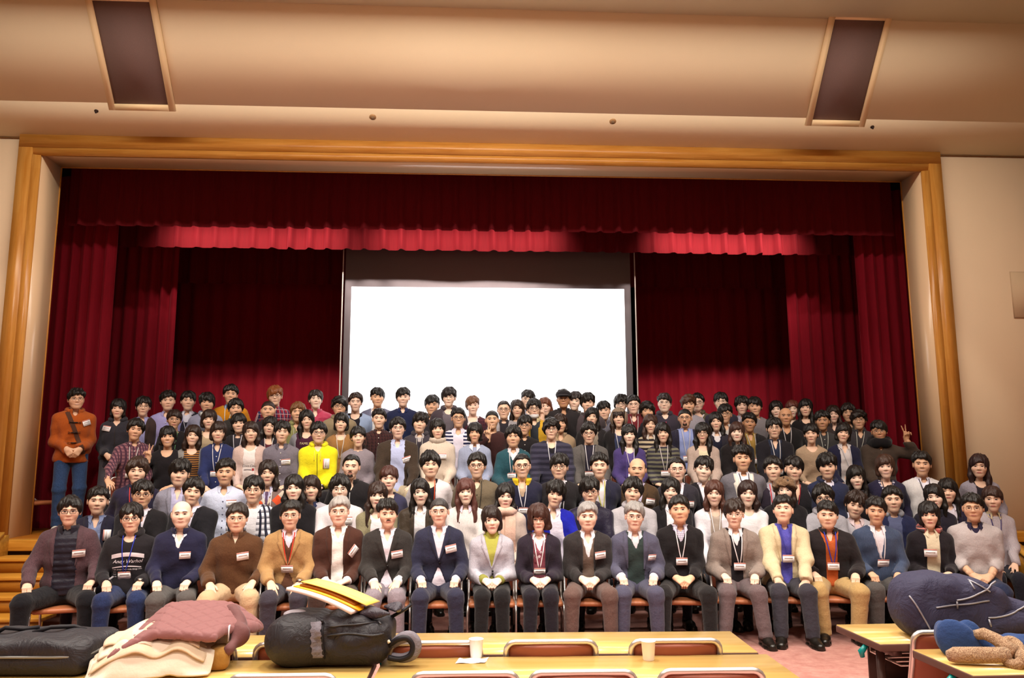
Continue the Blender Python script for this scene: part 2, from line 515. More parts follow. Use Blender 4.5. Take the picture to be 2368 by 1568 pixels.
# projection screen ------------------------------------------------------------
YS = 11.45
scz1 = at_y(1130, 560, YS)[2]
sc = thing('projection_screen', 'large bright white projection screen hanging behind the back row', 'screen', ((sx0 + sx1) / 2, YS, 0))
sxm = (sx0 + sx1) / 2
MB().box((sx0 - sxm, 0, STZ + .9), (sx1 - sxm, .02, scz1)).build('screen_cloth', plain('screen_grey', '8c888e', .8), sc)
a0 = at_y(813, 664, YS); a1 = at_y(1443, 668, YS)
nt = NT('lit_picture')
nt.b.inputs['Base Color'].default_value = (.8, .8, .8, 1)
nt.b.inputs['Emission Color'].default_value = (1, .985, 1, 1)
nt.b.inputs['Emission Strength'].default_value = 2.2
zt_ = (a0[2] + a1[2]) / 2
MB().box((a0[0] - sxm, -.006, STZ + 1.0), (a1[0] - sxm, .0, zt_)).build('lit_picture_area', nt.m, sc)
MB().box((sx0 - sxm - .02, -.02, STZ + .84), (sx1 - sxm + .02, .04, STZ + .9)).build('bottom_bar', plain('bar_black', '141416', .5), sc)
for xx in (-1.6, 0, 1.6):
    MB().tube([(xx, .01, scz1 - .02), (xx, .01, ZW + .02)], .006, 6).build('hanging_wire', plain('bar_black', '141416', .5), sc, True)
for px0, nm in ((793, 'left'), (1468, 'right')):
    p = at_y(px0, 640, YS - .1)
    e = MB().tube([(0, 0, STZ), (0, 0, 5.0)], .009, 8).build('screen_cable', plain('white_cord', 'd8d0c8', .5), None, True, (p[0], YS - .1, 0))
    tag(e, 'thin pale vertical guide wire at the %s edge of the screen' % nm, 'wire', 'screen guide wires')
# added lamps, unseen between the first and second border, to brighten the second
for i, (xa, xb, pw) in enumerate(((390, 800, 1.0), (860, 1290, 1.05), (1520, 1840, 1.1))):
    X0 = at_y(xa, 560, 10.9)[0]; X1 = at_y(xb, 560, 10.9)[0]
    t = thing('added_border_light', 'added lamp strip, unseen behind the front border, %s' % ('above the left curtain', 'above the screen', 'above the right curtain')[i], 'added light', ((X0 + X1) / 2, 10.40, 4.98))
    MB().box((-(X1 - X0) / 2, -.10, -.06), ((X1 - X0) / 2, -.03, .12)).build('housing', plain('lamp_black', '0c0c0c', .6), t)  # housing and pipes invented to carry the added light
    for xx in (-.6, .6):
        MB().tube([(xx, -.06, .1), (xx, -.06, ZW + .02 - 4.98)], .015, 8).build('hanger_pipe', plain('lamp_black', '0c0c0c', .6), t, True)
    ar = area('added_border_lamp', ((X0 + X1) / 2, 10.40, 5.08), X1 - X0, 24 * pw, (1, .8, .7), ((X0 + X1) / 2, 11.0, 4.58), 60, .05)
# ceiling fittings ---------------------------------------------------------------
def on_ceiling(px, py, only=None):
    d = ray(px, py)
    for i, ((ya, za), (yb, zb)) in enumerate(zip(prof[:-1], prof[1:])):
        if only is not None and i != only:
            continue
        n = np.array([0, -(zb - za), (yb - ya)])
        t = (n @ (np.array([0, ya, za]) - CAM)) / (n @ d)
        p = CAM + d * t
        if only is not None or t > 0 and min(ya, yb) - 1e-3 <= p[1] <= max(ya, yb) + 1e-3:
            return p, n / np.linalg.norm(n)
    return p, n / np.linalg.norm(n)
def grille(c, label):
    P = [on_ceiling(*q, only=1)[0] for q in c]
    n = on_ceiling(*c[3], only=1)[1]
    t = thing('speaker_grille', label, 'speaker grille', P[3])
    ex = np.array([1.0, 0, 0]); ez = np.cross(ex, n); 
    if ez[2] < 0: ez = -ez
    if n[2] > 0: n = -n
    wx = (np.linalg.norm(P[1] - P[0]) + np.linalg.norm(P[2] - P[3])) / 2
    h = max((P[0] - P[3]) @ ez, .9)
    Mx = np.eye(4); Mx[:3, 0] = ex; Mx[:3, 1] = ez; Mx[:3, 2] = n
    fr = MB(); b = .07
    fr.box((-b, -b, 0), (0, h + b, .03), Mx); fr.box((wx, -b, 0), (wx + b, h + b, .03), Mx)
    fr.box((0, -b, 0), (wx, 0, .03), Mx); fr.box((0, h, 0), (wx, h + b, .03), Mx)
    fr.build('frame', plain('grille_frame', 'ecd2a4', .5), t)
    g = NT('grille_cloth')
    tc = g.n('ShaderNodeTexCoord').outputs['Object']
    ck = g.n('ShaderNodeTexNoise', {'Vector': tc, 'Scale': 220.0}).outputs[0]
    _setup(g, g.mix(ck, lin('6a5450'), lin('806a64')), .8)
    MB().box((0, 0, 0), (wx, h, .012), Mx).build('grille_cloth', g.m, t)
grille([(214, 0), (347, 0), (389, 239), (266, 239)], 'long dark speaker grille in the sloping ceiling at upper left')
grille([(1929, 44), (2045, 46), (1988, 277), (1877, 276)], 'long dark speaker grille in the sloping ceiling at upper right')
for px, py, r, lb in ((223, 256, .022, 'tiny dark ceiling sensor below the left grille'), (862, 270, .04, 'small round ceiling fitting left of centre over the frame'),
                      (1417, 280, .04, 'small round ceiling fitting right of centre over the frame'), (2017, 293, .022, 'tiny dark ceiling sensor below the right grille')):
    p, n = on_ceiling(px, py)
    if n[2] > 0: n = -n
    t = thing('ceiling_sprinkler', lb, 'ceiling fitting', p, group='small ceiling fittings')
    m = plain('fitting', 'b89468' if r > .03 else '3a2a20', .4)
    MB().tube([-n * .005, n * .012], r, 14).build('plate', m, t, True)
    MB().tube([n * .01, n * .035], r * .45, 10).build('nozzle', plain('nozzle', '7a6248' if r > .03 else '2a2020', .3), t, True)
p = at_y(2352, 682, YF)
t = thing('wall_panel', 'faint square wall panel on the beige wall at the far right edge', 'wall panel', (p[0], YF, p[2]))
MB().box((-.06, -.015, -.28), (.5, .0, .28)).build('panel', wallpaper('panel_paper', 'c6ac8a', 'd0b896'), t)
MB().box((-.07, -.008, -.29), (.51, .0, .29)).build('panel_edge', plain('panel_edge', 'bca282', .6), t)
# ================================================================ signed-distance modelling of people
def vec(*a): return np.array(a, float)
def rc(P, a, b, ra, rb):
    ba = b - a
    h = np.clip(((P - a) @ ba) / max(ba @ ba, 1e-9), 0, 1)
    return np.linalg.norm(P - a - h[:, None] * ba, axis=1) - (ra + (rb - ra) * h)
def ell(P, c, r):
    r = np.asarray(r, float)
    q = np.linalg.norm((P - c) / r, axis=1)
    return (q - 1) * r.min() * .6 + (q - 1) * r.mean() * .4
def smin(a, b, k):
    h = np.clip(.5 + .5 * (b - a) / k, 0, 1)
    return b + (a - b) * h - k * h * (1 - h)
def smax(a, b, k):
    return -smin(-a, -b, k)
_CO = np.array([(i, j, k) for i in (0, 1) for j in (0, 1) for k in (0, 1)])
_ED = [(a, b) for a in range(8) for b in range(a + 1, 8) if np.abs(_CO[a] - _CO[b]).sum() == 1]
def snet(fn, lo, hi, h):
    """surface nets: closed quad mesh of fn(P) < 0"""
    lo, hi = np.asarray(lo, float), np.asarray(hi, float)
    n = np.ceil((hi - lo) / h).astype(int) + 1
    ax = [lo[i] + h * np.arange(n[i]) for i in range(3)]
    G = np.stack(np.meshgrid(*ax, indexing='ij'), -1).reshape(-1, 3)
    F = fn(G).reshape(n)
    F[0], F[-1] = np.maximum(F[0], 1e-4), np.maximum(F[-1], 1e-4)
    F[:, 0], F[:, -1] = np.maximum(F[:, 0], 1e-4), np.maximum(F[:, -1], 1e-4)
    F[:, :, 0], F[:, :, -1] = np.maximum(F[:, :, 0], 1e-4), np.maximum(F[:, :, -1], 1e-4)
    S = F < 0
    cnt = np.zeros(n - 1, int)
    for c in _CO:
        cnt += S[c[0]:n[0] - 1 + c[0], c[1]:n[1] - 1 + c[1], c[2]:n[2] - 1 + c[2]]
    idx = np.argwhere((cnt > 0) & (cnt < 8))
    ids = -np.ones(n - 1, int)
    ids[tuple(idx.T)] = np.arange(len(idx))
    val = np.stack([F[tuple((idx + c).T)] for c in _CO], 1)
    acc = np.zeros((len(idx), 3)); wt = np.zeros(len(idx))
    for a, b in _ED:
        m = (val[:, a] < 0) != (val[:, b] < 0)
        t = np.where(m, val[:, a] / np.where(m, val[:, a] - val[:, b], 1), 0)
        acc += np.where(m[:, None], _CO[a] + t[:, None] * (_CO[b] - _CO[a]), 0)
        wt += m
    V = lo + h * (idx + acc / wt[:, None])
    Q = []
    for d in range(3):
        e = [0, 0, 0]; e[d] = 1
        A = S[:n[0] - e[0], :n[1] - e[1], :n[2] - e[2]]; B = S[e[0]:, e[1]:, e[2]:]
        u, v = [(1, 2), (2, 0), (0, 1)][d]
        I = np.argwhere(A != B)
        I = I[(I[:, u] > 0) & (I[:, v] > 0) & (I[:, u] < n[u] - 1) & (I[:, v] < n[v] - 1)]
        if not len(I): continue
        fl = A[tuple(I.T)]
        du, dv = np.zeros(3, int), np.zeros(3, int)
        du[u] = 1; dv[v] = 1
        q = np.stack([ids[tuple((I - du - dv).T)], ids[tuple((I - dv).T)], ids[tuple(I.T)], ids[tuple((I - du).T)]], 1)
        q[~fl] = q[~fl][:, ::-1]
        Q.append(q)
    return V, np.concatenate(Q)
def relax(V, Q, it=1, f=.5):
    for _ in range(it):
        S = np.zeros_like(V); c = np.zeros(len(V))
        for k in range(4):
            for kk in (1, 3):
                np.add.at(S, Q[:, k], V[Q[:, (k + kk) % 4]]); np.add.at(c, Q[:, k], 1)
        V = V * (1 - f) + f * S / np.maximum(c, 1)[:, None]
    return V

# ---------------------------------------------------------------- head
def head_sdf(P, jaw=1.0, wid=1.0, chin=1.0):
    P = P / vec(wid, 1, 1)
    d = ell(P, vec(0, .012, .030), (.076, .094, .087))
    d = smin(d, ell(P, vec(0, -.026, -.040), (.060 * jaw, .064, .066)), .045)
    d = smin(d, ell(P, vec(0, -.058, -.094 * chin), (.030 * jaw, .026, .020)), .035)
    for s in (-1, 1):
        d = smin(d, ell(P, vec(s * .036, -.056, -.020), (.026, .026, .024)), .03)
        d = smax(d, -ell(P, vec(s * .031, -.106, .010), (.020, .016, .011)), .016)
        d = smin(d, ell(P, vec(s * .031, -.0755, .009), (.0145, .013, .012)), .004)
    d = smin(d, ell(P, vec(0, -.082, .030), (.046, .012, .010)), .02)
    d = smin(d, rc(P, vec(0, -.086, .014), vec(0, -.100, -.020), .007, .011), .012)
    for s in (-1, 1):
        d = smin(d, ell(P, vec(s * .012, -.092, -.024), (.009, .010, .008)), .006)
    d = smin(d, ell(P, vec(0, -.079, -.056), (.024, .014, .012)), .014)
    return d
_u = np.linspace(-1, 1, 41)
_az = math.pi * (.45 * _u + .55 * _u ** 3)              # dense round the face
_az = _az[:-1]
_th = np.concatenate([np.linspace(.004, .30, 9) * math.pi, np.linspace(.33, .74, 26) * math.pi, np.linspace(.78, .97, 6) * math.pi])
_D = np.stack([np.sin(_az)[:, None] * np.sin(_th), -np.cos(_az)[:, None] * np.sin(_th), np.ones_like(_az)[:, None] * np.cos(_th)], -1).reshape(-1, 3)
_HQ = grid_faces(len(_az), len(_th), True)[:, ::-1]
def march(fn, O, D, far, n=22):
    lo, hi = np.zeros(len(O)), np.full(len(O), far)
    for _ in range(n):
        m = (lo + hi) / 2
        ins = fn(O + D * m[:, None]) < 0
        lo = np.where(ins, m, lo); hi = np.where(ins, hi, m)
    return O + D * lo[:, None]
def front(fn, x, z, y0=-.5, y1=.3, n=60):
    """first hit of the surface seen from -y at (x, z)"""
    x, z = np.asarray(x, float).ravel(), np.asarray(z, float).ravel()
    ys = np.linspace(y0, y1, n)
    P = np.stack([np.repeat(x, n), np.tile(ys, len(x)), np.repeat(z, n)], 1)
    F = fn(P).reshape(len(x), n)
    ins = F < 0
    k = np.where(ins.any(1), ins.argmax(1), n - 1)
    k = np.maximum(k, 1)
    r = np.arange(len(x))
    f0, f1 = F[r, k - 1], F[r, k]
    t = np.where(f0 != f1, f0 / (f0 - f1 + 1e-12), 1)
    y = ys[k - 1] + np.clip(t, 0, 1) * (ys[1] - ys[0])
    return np.where(ins.any(1), y, np.nan)
HEADS = {}
def head_arrays(sex, var, smile):
    key = (sex, var, smile)
    if key in HEADS:
        return HEADS[key]
    rnd = random.Random(var * 7 + (3 if sex == 'f' else 0))
    jaw = (1.06 if sex == 'm' else .93) * rnd.uniform(.94, 1.14)
    wid = (1.03 if sex == 'm' else 1.0) * rnd.uniform(.97, 1.05)
    ch = rnd.uniform(.97, 1.05)
    fn = lambda P: head_sdf(P, jaw, wid, ch)
    V = march(fn, np.zeros((len(_D), 3)), _D, .2)
    sh = np.ones((len(V), 3))
    ckz = np.exp(-(((np.abs(V[:, 0]) - .04) / .022) ** 2 + ((V[:, 2] + .022) / .022) ** 2)) * (V[:, 1] < -.03)
    sh -= ckz[:, None] * np.array([.02, .12, .12])
    Vs, Qs, Cs, n = [V], [_HQ], [sh], len(V)
    feat = []
    def patch(X, Z, off, C):
        nonlocal n
        nu, nv = X.shape
        y = front(fn, X, Z, -.16, .0, 50)
        y = np.nan_to_num(y, nan=-.06) - off
        Vs.append(np.stack([X.ravel(), y, Z.ravel()], 1))
        q = grid_faces(nu, nv) + n
        Qs.append(q)
        Cs.append(C.reshape(-1, 3))
        feat.append(nu * nv)
        n += nu * nv
    op = rnd.choice([.0052, .0060, .0046])
    if sex == 'f': op *= 1.15
    for s in (-1, 1):
        u = np.linspace(-1, 1, 11)[:, None]; v = np.linspace(-1, 1, 6)[None, :]
        hw = .0165
        env = np.sqrt(np.clip(1 - np.abs(u) ** 2.2, 0, 1)) + .05
        X = s * .0315 + hw * u + 0 * v
        Z = .0085 + op * env * v + .0022 * u * s + 0 * u
        C = np.zeros((11, 6, 3)); C[:] = (.62, .58, .55)
        C[np.abs(u[:, 0]) < .42] = (.035, .022, .018)
        C[:, 5] = (.03, .02, .02); C[:, 4] = C[:, 4] * .35; C[:, 0] = (.35, .2, .16)
        patch(X, Z, .0016, -C)          # negative = absolute colour
        u = np.linspace(-1, 1, 9)[:, None]; v = np.linspace(-1, 1, 3)[None, :]
        X = s * (.033 + .0195 * u) + 0 * v
        th = (.0032 if sex == 'm' else .0021) * (1.1 - .5 * (u > 0) * u)
        Z = .0300 - .0026 * u ** 2 - .0012 * u + th * v
        C = np.zeros((9, 3, 3)); C[:] = (.05, .035, .03)
        patch(X, Z, .0022, -C)
    u = np.linspace(-1, 1, 13)[:, None]; v = np.linspace(-1, 1, 7)[None, :]
    env = np.sqrt(np.clip(1 - np.abs(u) ** 2, 0, 1))
    up = .0045 if sex == 'm' else .0055
    mw = .0235 if not smile else .027
    X = mw * u + 0 * v
    Z = -.0565 + np.where(v > 0, up, up * 1.35) * env * v + (.0055 if smile else -.0008) * u ** 2 + 0 * u
    C = np.zeros((13, 7, 3)); C[:] = (.50, .20, .17) if sex == 'm' else (.56, .17, .16)
    if smile == 2:
        C[2:-2, 3] = (.75, .72, .66); C[2:-2, 2] = (.70, .66, .60); C[:, 4] = C[:, 4] * .8
    else:
        C[:, 3] = (.20, .07, .06)
    patch(X, Z, .0016, -C)
    # ears
    for s in (-1, 1):
        a = np.linspace(0, 2 * math.pi, 11)[:-1]; b = np.linspace(.02, math.pi - .02, 7)
        E = np.stack([np.cos(a)[:, None] * np.sin(b), np.sin(a)[:, None] * np.sin(b), np.ones(10)[:, None] * np.cos(b)], -1).reshape(-1, 3)
        E = E * vec(.008, .016, .028) + vec(s * .0765 * wid, .012, -.004)
        E[:, 0] += s * .006 * E[:, 1] / .02
        Vs.append(E); Qs.append(grid_faces(10, 7, True) + n)
        Cs.append(np.tile([.98, .90, .88], (len(E), 1))); n += len(E)
    HEADS[key] = (np.concatenate(Vs), np.concatenate(Qs), np.concatenate(Cs), fn)
    return HEADS[key]

# ---------------------------------------------------------------- hair
def hair_fn(style, seed):
    r = np.random.RandomState(seed)
    p = r.rand(8) * 6.28
    swp = (.18, -.22, .05, .30)[seed % 4]
    def fn(P):
        x, y, z = P.T
        ph = np.arctan2(x, -(y - .02)); rr = np.hypot(x, y - .02)
        strand = .0032 * np.sin(11 * ph + p[0] + 25 * z) + .0026 * np.sin(19 * ph + p[1] - 30 * z) + .002 * np.sin(31 * ph + p[2])
        E = ell(P, vec(0, .014, .030), (.0795, .099, .091))
        strand = strand + .0045 * np.sin(3 * ph + p[6]) * np.sin(22 * z + p[7]) + .003 * np.sin(60 * x + p[5]) * np.sin(50 * (y + z))
        jag = .007 * np.sin(13 * ph + p[3]) + .006 * np.abs(np.sin(12 * ph + p[4])) + .0035 * np.sin(37 * ph + p[2]) + swp * x
        def line(ys, zs): return np.interp(y, ys, zs)
        if style == 'short':
            zl = line([-.10, -.07, -.045, -.02, .015, .035, .09], [.064, .058, .028, .006, .016, -.03, -.062]) + jag * .7
            d = E - .010 - .012 * np.clip(z / .1, 0, 1) - strand * 1.3
        elif style == 'spiky':
            zl = line([-.10, -.07, -.045, -.02, .015, .035, .09], [.056, .050, .024, .004, .014, -.03, -.062]) + jag * 1.3
            sp = .010 * np.abs(np.sin(9 * ph + p[5]) * np.sin(40 * rr + p[6]))
            d = E - .010 - (.012 + sp) * np.clip(z / .08, 0, 1) - strand * 1.6
        elif style == 'fringe':
            zl = line([-.11, -.08, -.06, -.045, -.02, .02, .04, .09], [.034, .036, .020, -.004, -.018, .004, -.04, -.068]) + jag * 1.5 + .012 * np.sin(ph * 1.5 + p[5])
            d = E - .014 - .010 * np.clip(z / .1, 0, 1) - strand * 1.4
        elif style == 'mop':
            zl = line([-.11, -.085, -.06, -.045, -.02, .02, .05, .09], [.028, .030, .008, -.030, -.046, -.046, -.07, -.08]) + jag * 1.6 + .014 * np.sin(ph * 1.5 + p[5])
            d = E - .018 - .010 * np.clip(z / .1, 0, 1) - strand * 1.7
        elif style == 'side':
            zl = line([-.10, -.07, -.045, -.02, .015, .035, .09], [.060, .054, .026, .0, .010, -.035, -.066]) + jag * .6 + .20 * np.clip(x + .02, 0, .03) * 0 + .010 * (x > -.02)
            d = E - .012 - .008 * np.clip(z / .1, 0, 1) - .006 * np.clip((x + .03) / .06, 0, 1) - strand
        elif style == 'buzz':
            zl = line([-.10, -.07, -.045, -.02, .015, .035, .09], [.064, .058, .034, .012, .016, -.02, -.056]) + jag * .2
            d = E - .006 - strand * .3
        elif style == 'receding':
            zl = line([-.10, -.06, -.035, -.01, .015, .035, .09], [.088, .080, .045, .010, .014, -.03, -.062]) - .012 * np.exp(-(x / .035) ** 2) * (y < 0) + jag * .5
            d = E - .009 - strand * .8
        elif style == 'balding':
            zl = line([-.10, -.04, -.02, .01, .035, .09], [.2, .2, .010, .012, -.03, -.062])
            d = smax(E - .0065 - strand * .5, z - .055 - .01 * np.sin(3 * ph), .01)
        elif style == 'curly':
            zl = line([-.11, -.08, -.06, -.045, -.02, .02, .05, .09], [.036, .034, .012, -.012, -.028, -.02, -.05, -.075]) + jag * 1.5
            cu = .007 * np.sin(75 * x + p[0]) * np.sin(75 * z + p[1]) + .006 * np.sin(60 * y + p[2] + 40 * z)
            d = E - .030 - cu
        elif style in ('bob', 'bushy', 'shoulder', 'long', 'longbangs', 'tied', 'parted'):
            bangs = style in ('bob', 'bushy', 'longbangs')
            lo = {'bob': -.095, 'bushy': -.095, 'shoulder': -.165, 'long': -.30, 'longbangs': -.30, 'tied': -.03, 'parted': -.20}[style]
            hl = .026 if bangs else .052
            zf = hl + jag * (.9 if bangs else .4) + (0 if bangs else -.045 * np.clip(np.abs(x - .012) - .012, 0, .06) / .05)
            # open face window
            fw = .050 if style != 'tied' else .062
            face = np.maximum(np.maximum(np.abs(x) - fw - .004 * np.sin(60 * z), z - zf), y + .028)
            base = E - (.016 if style not in ('bushy',) else .030) - .006 * np.clip(z / .1, 0, 1) - strand
            top = smax(base, lo + .02 - z if lo > -.08 else -.055 - z, .012)
            if style == 'tied':
                top = smax(base, line([-.05, -.02, .015, .035, .09], [.03, -.005, .004, -.04, -.07]) - z, .006)
                d = smin(top, ell(P, vec(.0, .115, -.0), (.03, .03, .045)), .02)
            else:
                wv = .005 * np.sin(22 * z + p[5] + x * 20) * np.clip(-z / .1, 0, 1)
                d = top
                wd = .030 if style == 'bushy' else .0
                for s in (-1, 1):
                    if lo < -.15:
                        fwd = -.045 if lo < -.22 else -.02
                        d = smin(d, rc(P, vec(s * .066, -.002, .02), vec(s * .082, -.012, -.10), .026, .030) - strand * .8 - wv, .02)
                        d = smin(d, rc(P, vec(s * .082, -.012, -.10), vec(s * .078, fwd, lo), .030, .020) - strand * .9 - wv, .02)
                    else:
                        d = smin(d, rc(P, vec(s * .064, .0, .02), vec(s * (.068 + wd * .5), -.008, lo + .025), .026 + wd * .3, .028 + wd * .3) - strand - wv, .02)
                bk = ell(P, vec(0, .050, lo * .5 + .03), (.080 + wd * .5, .050 + wd * .5, .08 - lo * .55))
                d = smin(d, bk - strand, .025)
                d = smax(d, lo - .004 + .004 * np.sin(26 * ph) - z, .012)
            d = smax(d, -face, .006)
            return d
        else:
            return E - .01
        return smax(d, zl - z, .007)
    return fn
HAIRS = {}
def hair_mesh(style, seed):
    key = (style, seed)
    if key not in HAIRS:
        lo = {'long': -.33, 'longbangs': -.33, 'parted': -.23, 'shoulder': -.20}.get(style, -.13)
        V, Q = snet(hair_fn(style, seed), (-.15, -.14, lo), (.15, .19, .18), .0086)
        HAIRS[key] = mk_mesh('hair', relax(V, Q, 1, .3), Q, mats=[plain('hair_black', '14100f', .45)])
    return HAIRS[key]
def hair_mat(col):
    k = ('hair', col)
    if k not in MATS:
        nt = NT('hair_' + col)
        tc = nt.n('ShaderNodeTexCoord').outputs['Object']
        mp = nt.n('ShaderNodeMapping', {'Vector': tc, 'Scale': (160.0, 160.0, 14.0)})
        n1 = nt.n('ShaderNodeTexNoise', {'Vector': mp.outputs[0], 'Scale': 1.0, 'Detail': 3.0}).outputs[0]
        c = lin(col)
        _setup(nt, nt.mix(n1, tuple(v * .6 for v in c[:3]) + (1,), tuple(min(1, v * 1.5) for v in c[:3]) + (1,)), .42, .4)
        bp = nt.n('ShaderNodeBump', {'Height': n1, 'Strength': .55, 'Distance': .01})
        nt.link(bp.outputs[0], nt.b.inputs['Normal'])
        MATS[k] = nt.m
    return MATS[k]

# ---------------------------------------------------------------- hands: +x fingers, +y thumb side, +z back of the hand
def hand_arrays(pose, vox):
    key = ('hand', pose, vox)
    if key in HEADS:
        return HEADS[key]
    cur = {'rest': [(14, 22, 16)] * 4, 'drape': [(30, 26, 16)] * 4, 'fist': [(58, 82, 50)] * 4, 'clasp': [(46, 52, 34)] * 4,
           'v': [(-4, 4, 2), (-2, 4, 2), (75, 88, 50), (75, 88, 50)], 'hang': [(22, 28, 20)] * 4}[pose]
    spread = {'rest': 5, 'drape': 4, 'v': 11}.get(pose, 0)
    yk = [.030, .0105, -.0105, -.029]; ln = [1.0, 1.1, 1.03, .82]
    prim = []
    for i in range(4):
        k = vec(.088 - .004 * abs(i - 1), yk[i], 0)
        prim.append((vec(.0, yk[i] * .6, 0), k, .016, .0115, .012))
        ang = 0; p = k
        sp = math.radians(spread * (1.5 - i) * (1.6 if pose == 'v' and i < 2 else 1))
        for j, L in enumerate((.044, .027, .021)):
            ang += math.radians(cur[i][j])
            d = vec(math.cos(ang) * math.cos(sp), math.sin(sp), -math.sin(ang))
            q = p + d * L * ln[i]
            prim.append((p, q, .0098 - .0009 * j, .0090 - .0011 * j, .004))
            p = q
    tb = vec(.022, .028, -.008)
    t1 = {'fist': vec(.060, .036, -.024), 'v': vec(.060, .020, -.034)}.get(pose, vec(.052, .052, -.012))
    t2 = {'fist': vec(.082, .018, -.036), 'v': vec(.078, -.008, -.040)}.get(pose, vec(.086, .058, -.018))
    prim += [(tb, t1, .0145, .0115, .012), (t1, t2, .011, .0085, .004), (vec(-.05, 0, 0), vec(.02, 0, 0), .024, .024, .02)]
    def fn(P):
        d = None
        for a, b, ra, rb, k in prim:
            PP = P if k < .011 else P * vec(1, 1, 1)
            e = rc(PP, a, b, ra, rb)
            d = e if d is None else smin(d, e, k)
        return d
    V, Q = snet(fn, (-.075, -.06, -.11), (.215, .085, .035), vox)
    HEADS[key] = (V, Q)
    return V, Q
def frame(xd, zd):
    xd = xd / np.linalg.norm(xd)
    y = np.cross(zd, xd); y /= np.linalg.norm(y)
    z = np.cross(xd, y)
    return np.stack([xd, y, z], 1)
# shared shoe
def shoe_mesh(kind):
    key = ('shoe', kind)
    if key not in HEADS:
        def fn(P):
            Q = P * vec(1, 1, 1)
            d = rc(Q, vec(0, .055, .045), vec(0, -.06, .040), .040, .043)
            d = smin(d, rc(Q * vec(1, 1, 1.25), vec(0, -.06, .045), vec(0, -.165, .036), .043, .036), .03)
            d = smin(d, rc(Q, vec(0, .045, .05), vec(0, .035, .11), .042, .047), .03)
            d = smax(d, Q[:, 2] - .105, .006)
            sole = np.maximum(smin(rc(Q, vec(0, .06, .0), vec(0, -.16, .0), .046, .043), rc(Q, vec(0, .0, .0), vec(0, -.1, 0), .043, .05), .03), Q[:, 2] - .018)
            return np.maximum(np.minimum(d, sole), -Q[:, 2])
        V, Q = snet(fn, (-.07, -.23, -.012), (.07, .13, .13), .009)
        HEADS[key] = mk_mesh('shoe', V, Q, mats=[plain('shoe_black', '17130f', .35)])
    return HEADS[key]
SHOE = {'b': plain('shoe_black', '17130f', .3, .5), 'w': plain('shoe_white', 'd8d4c8', .6), 'n': plain('shoe_brown', '4a3320', .45), 'g': plain('shoe_grey', '5a5a58', .6)}

def glasses_mesh(kind):
    key = ('gl', kind)
    if key not in HEADS:
        mb = MB()
        r = .0016 if kind == 'thin' else .0024
        hw, hh = (.022, .0155) if kind != 'box' else (.0235, .0135)
        for s in (-1, 1):
            a = np.linspace(0, 2 * math.pi, 21)[:-1]
            e = 2.6
            X = s * .0325 + hw * np.sign(np.cos(a)) * np.abs(np.cos(a)) ** (2 / e)
            Z = .004 + hh * np.sign(np.sin(a)) * np.abs(np.sin(a)) ** (2 / e)
            Y = -.1035 + .25 * np.clip(np.abs(X) - .02, 0, 1) ** 1.3
            mb.tube(np.stack([X, Y, Z], 1), r, 5, True)
            mb.tube([(s * .054, -.097, .010), (s * .077, -.075, .010), (s * .083, -.01, .008), (s * .083, .02, -.004)], r, 5)
        mb.tube([(-.011, -.104, .010), (0, -.108, .012), (.011, -.104, .010)], r, 5)
        HEADS[key] = mb.mesh('glasses', plain('glasses_black', '120e0e', .3), True)
    return HEADS[key]
GLM = {'k': plain('glasses_black', '120e0e', .3), 't': plain('glasses_metal', '8a7a6a', .25, .5, 1.0), 'r': plain('glasses_maroon', '3a1418', .3), 'n': plain('glasses_brown', '3c2414', .3)}
nt = NT('skin')
vc = nt.n('ShaderNodeVertexColor', layer_name='Col')
nz = nt.n('ShaderNodeTexNoise', {'Vector': nt.n('ShaderNodeTexCoord').outputs['Object'], 'Scale': 60.0, 'Detail': 3.0}).outputs[0]
_setup(nt, nt.mix(nt.math('MULTIPLY', nz, .12), vc.outputs[0], (.32, .12, .08, 1)), .5, .35)
nt.b.inputs['Subsurface Weight'].default_value = 0.0
M_SKIN = nt.m
SKIN = {'l': 'f3d4be', 'm': 'eac3a8', 't': 'ddb08f', 'd': 'c2926e', 'p': 'f0cab4'}
# ---------------------------------------------------------------- one person
ROWS = {  # floor z, depth, posture, cloth voxel, leg voxel, hand voxel, group
    1: (0, 7.33, 'sit', .0135, .021, .0065, 'people seated in the front row'),
    2: (0, 7.98, 'sit', .0208, .055, .015, 'people in the second row'),
    3: (0, 8.52, 'stand', .0208, .058, .017, 'people standing in front of the stage'),
    4: (STZ, 9.42, 'sit', .0205, .046, .010, 'people seated along the stage edge'),
    5: (STZ, 9.98, 'stand', .026, .060, .018, 'people leaning in behind the seated stage row'),
    6: (STZ, 10.5, 'stand', .026, .060, .018, 'people standing at the back of the stage'),
}
KINDS = {
    'sweater': dict(), 'tee': dict(infl=.008), 'scoop': dict(infl=.011, scoop=.045), 'widescoop': dict(infl=.008, scoop=.06),
    'vneck': dict(v=.15, wt=.058), 'shirt': dict(infl=.010, collar=1, placket=1, v=.05, wt=.03), 'halfzip': dict(collar=2, v=.13, wt=.045, infl=.018),
    'blazer': dict(infl=.021, v=.30, wt=.066, lapel=1, cut=1), 'openblazer': dict(infl=.021, v=.34, wt=.07, wo=.055, lapel=1), 'card': dict(infl=.017, v=.30, wt=.06),
    'opencard': dict(infl=.016, v=.25, wt=.07, wo=.05), 'hoodie': dict(infl=.020, hood=1, scoop=.03), 'ziphood': dict(infl=.020, hood=1, v=.09, wt=.045, zip=1),
    'coat': dict(infl=.024, collar=2, zip=1, v=.10, wt=.05), 'opencoat': dict(infl=.024, v=.3, wt=.075, wo=.045, collar=2), 'turtle': dict(infl=.018, turtle=1),
    'openhood': dict(infl=.021, v=.25, wt=.07, wo=.05, hood=1), 'vest': dict(infl=.018, nosleeve=1, v=.16, wt=.055),
}
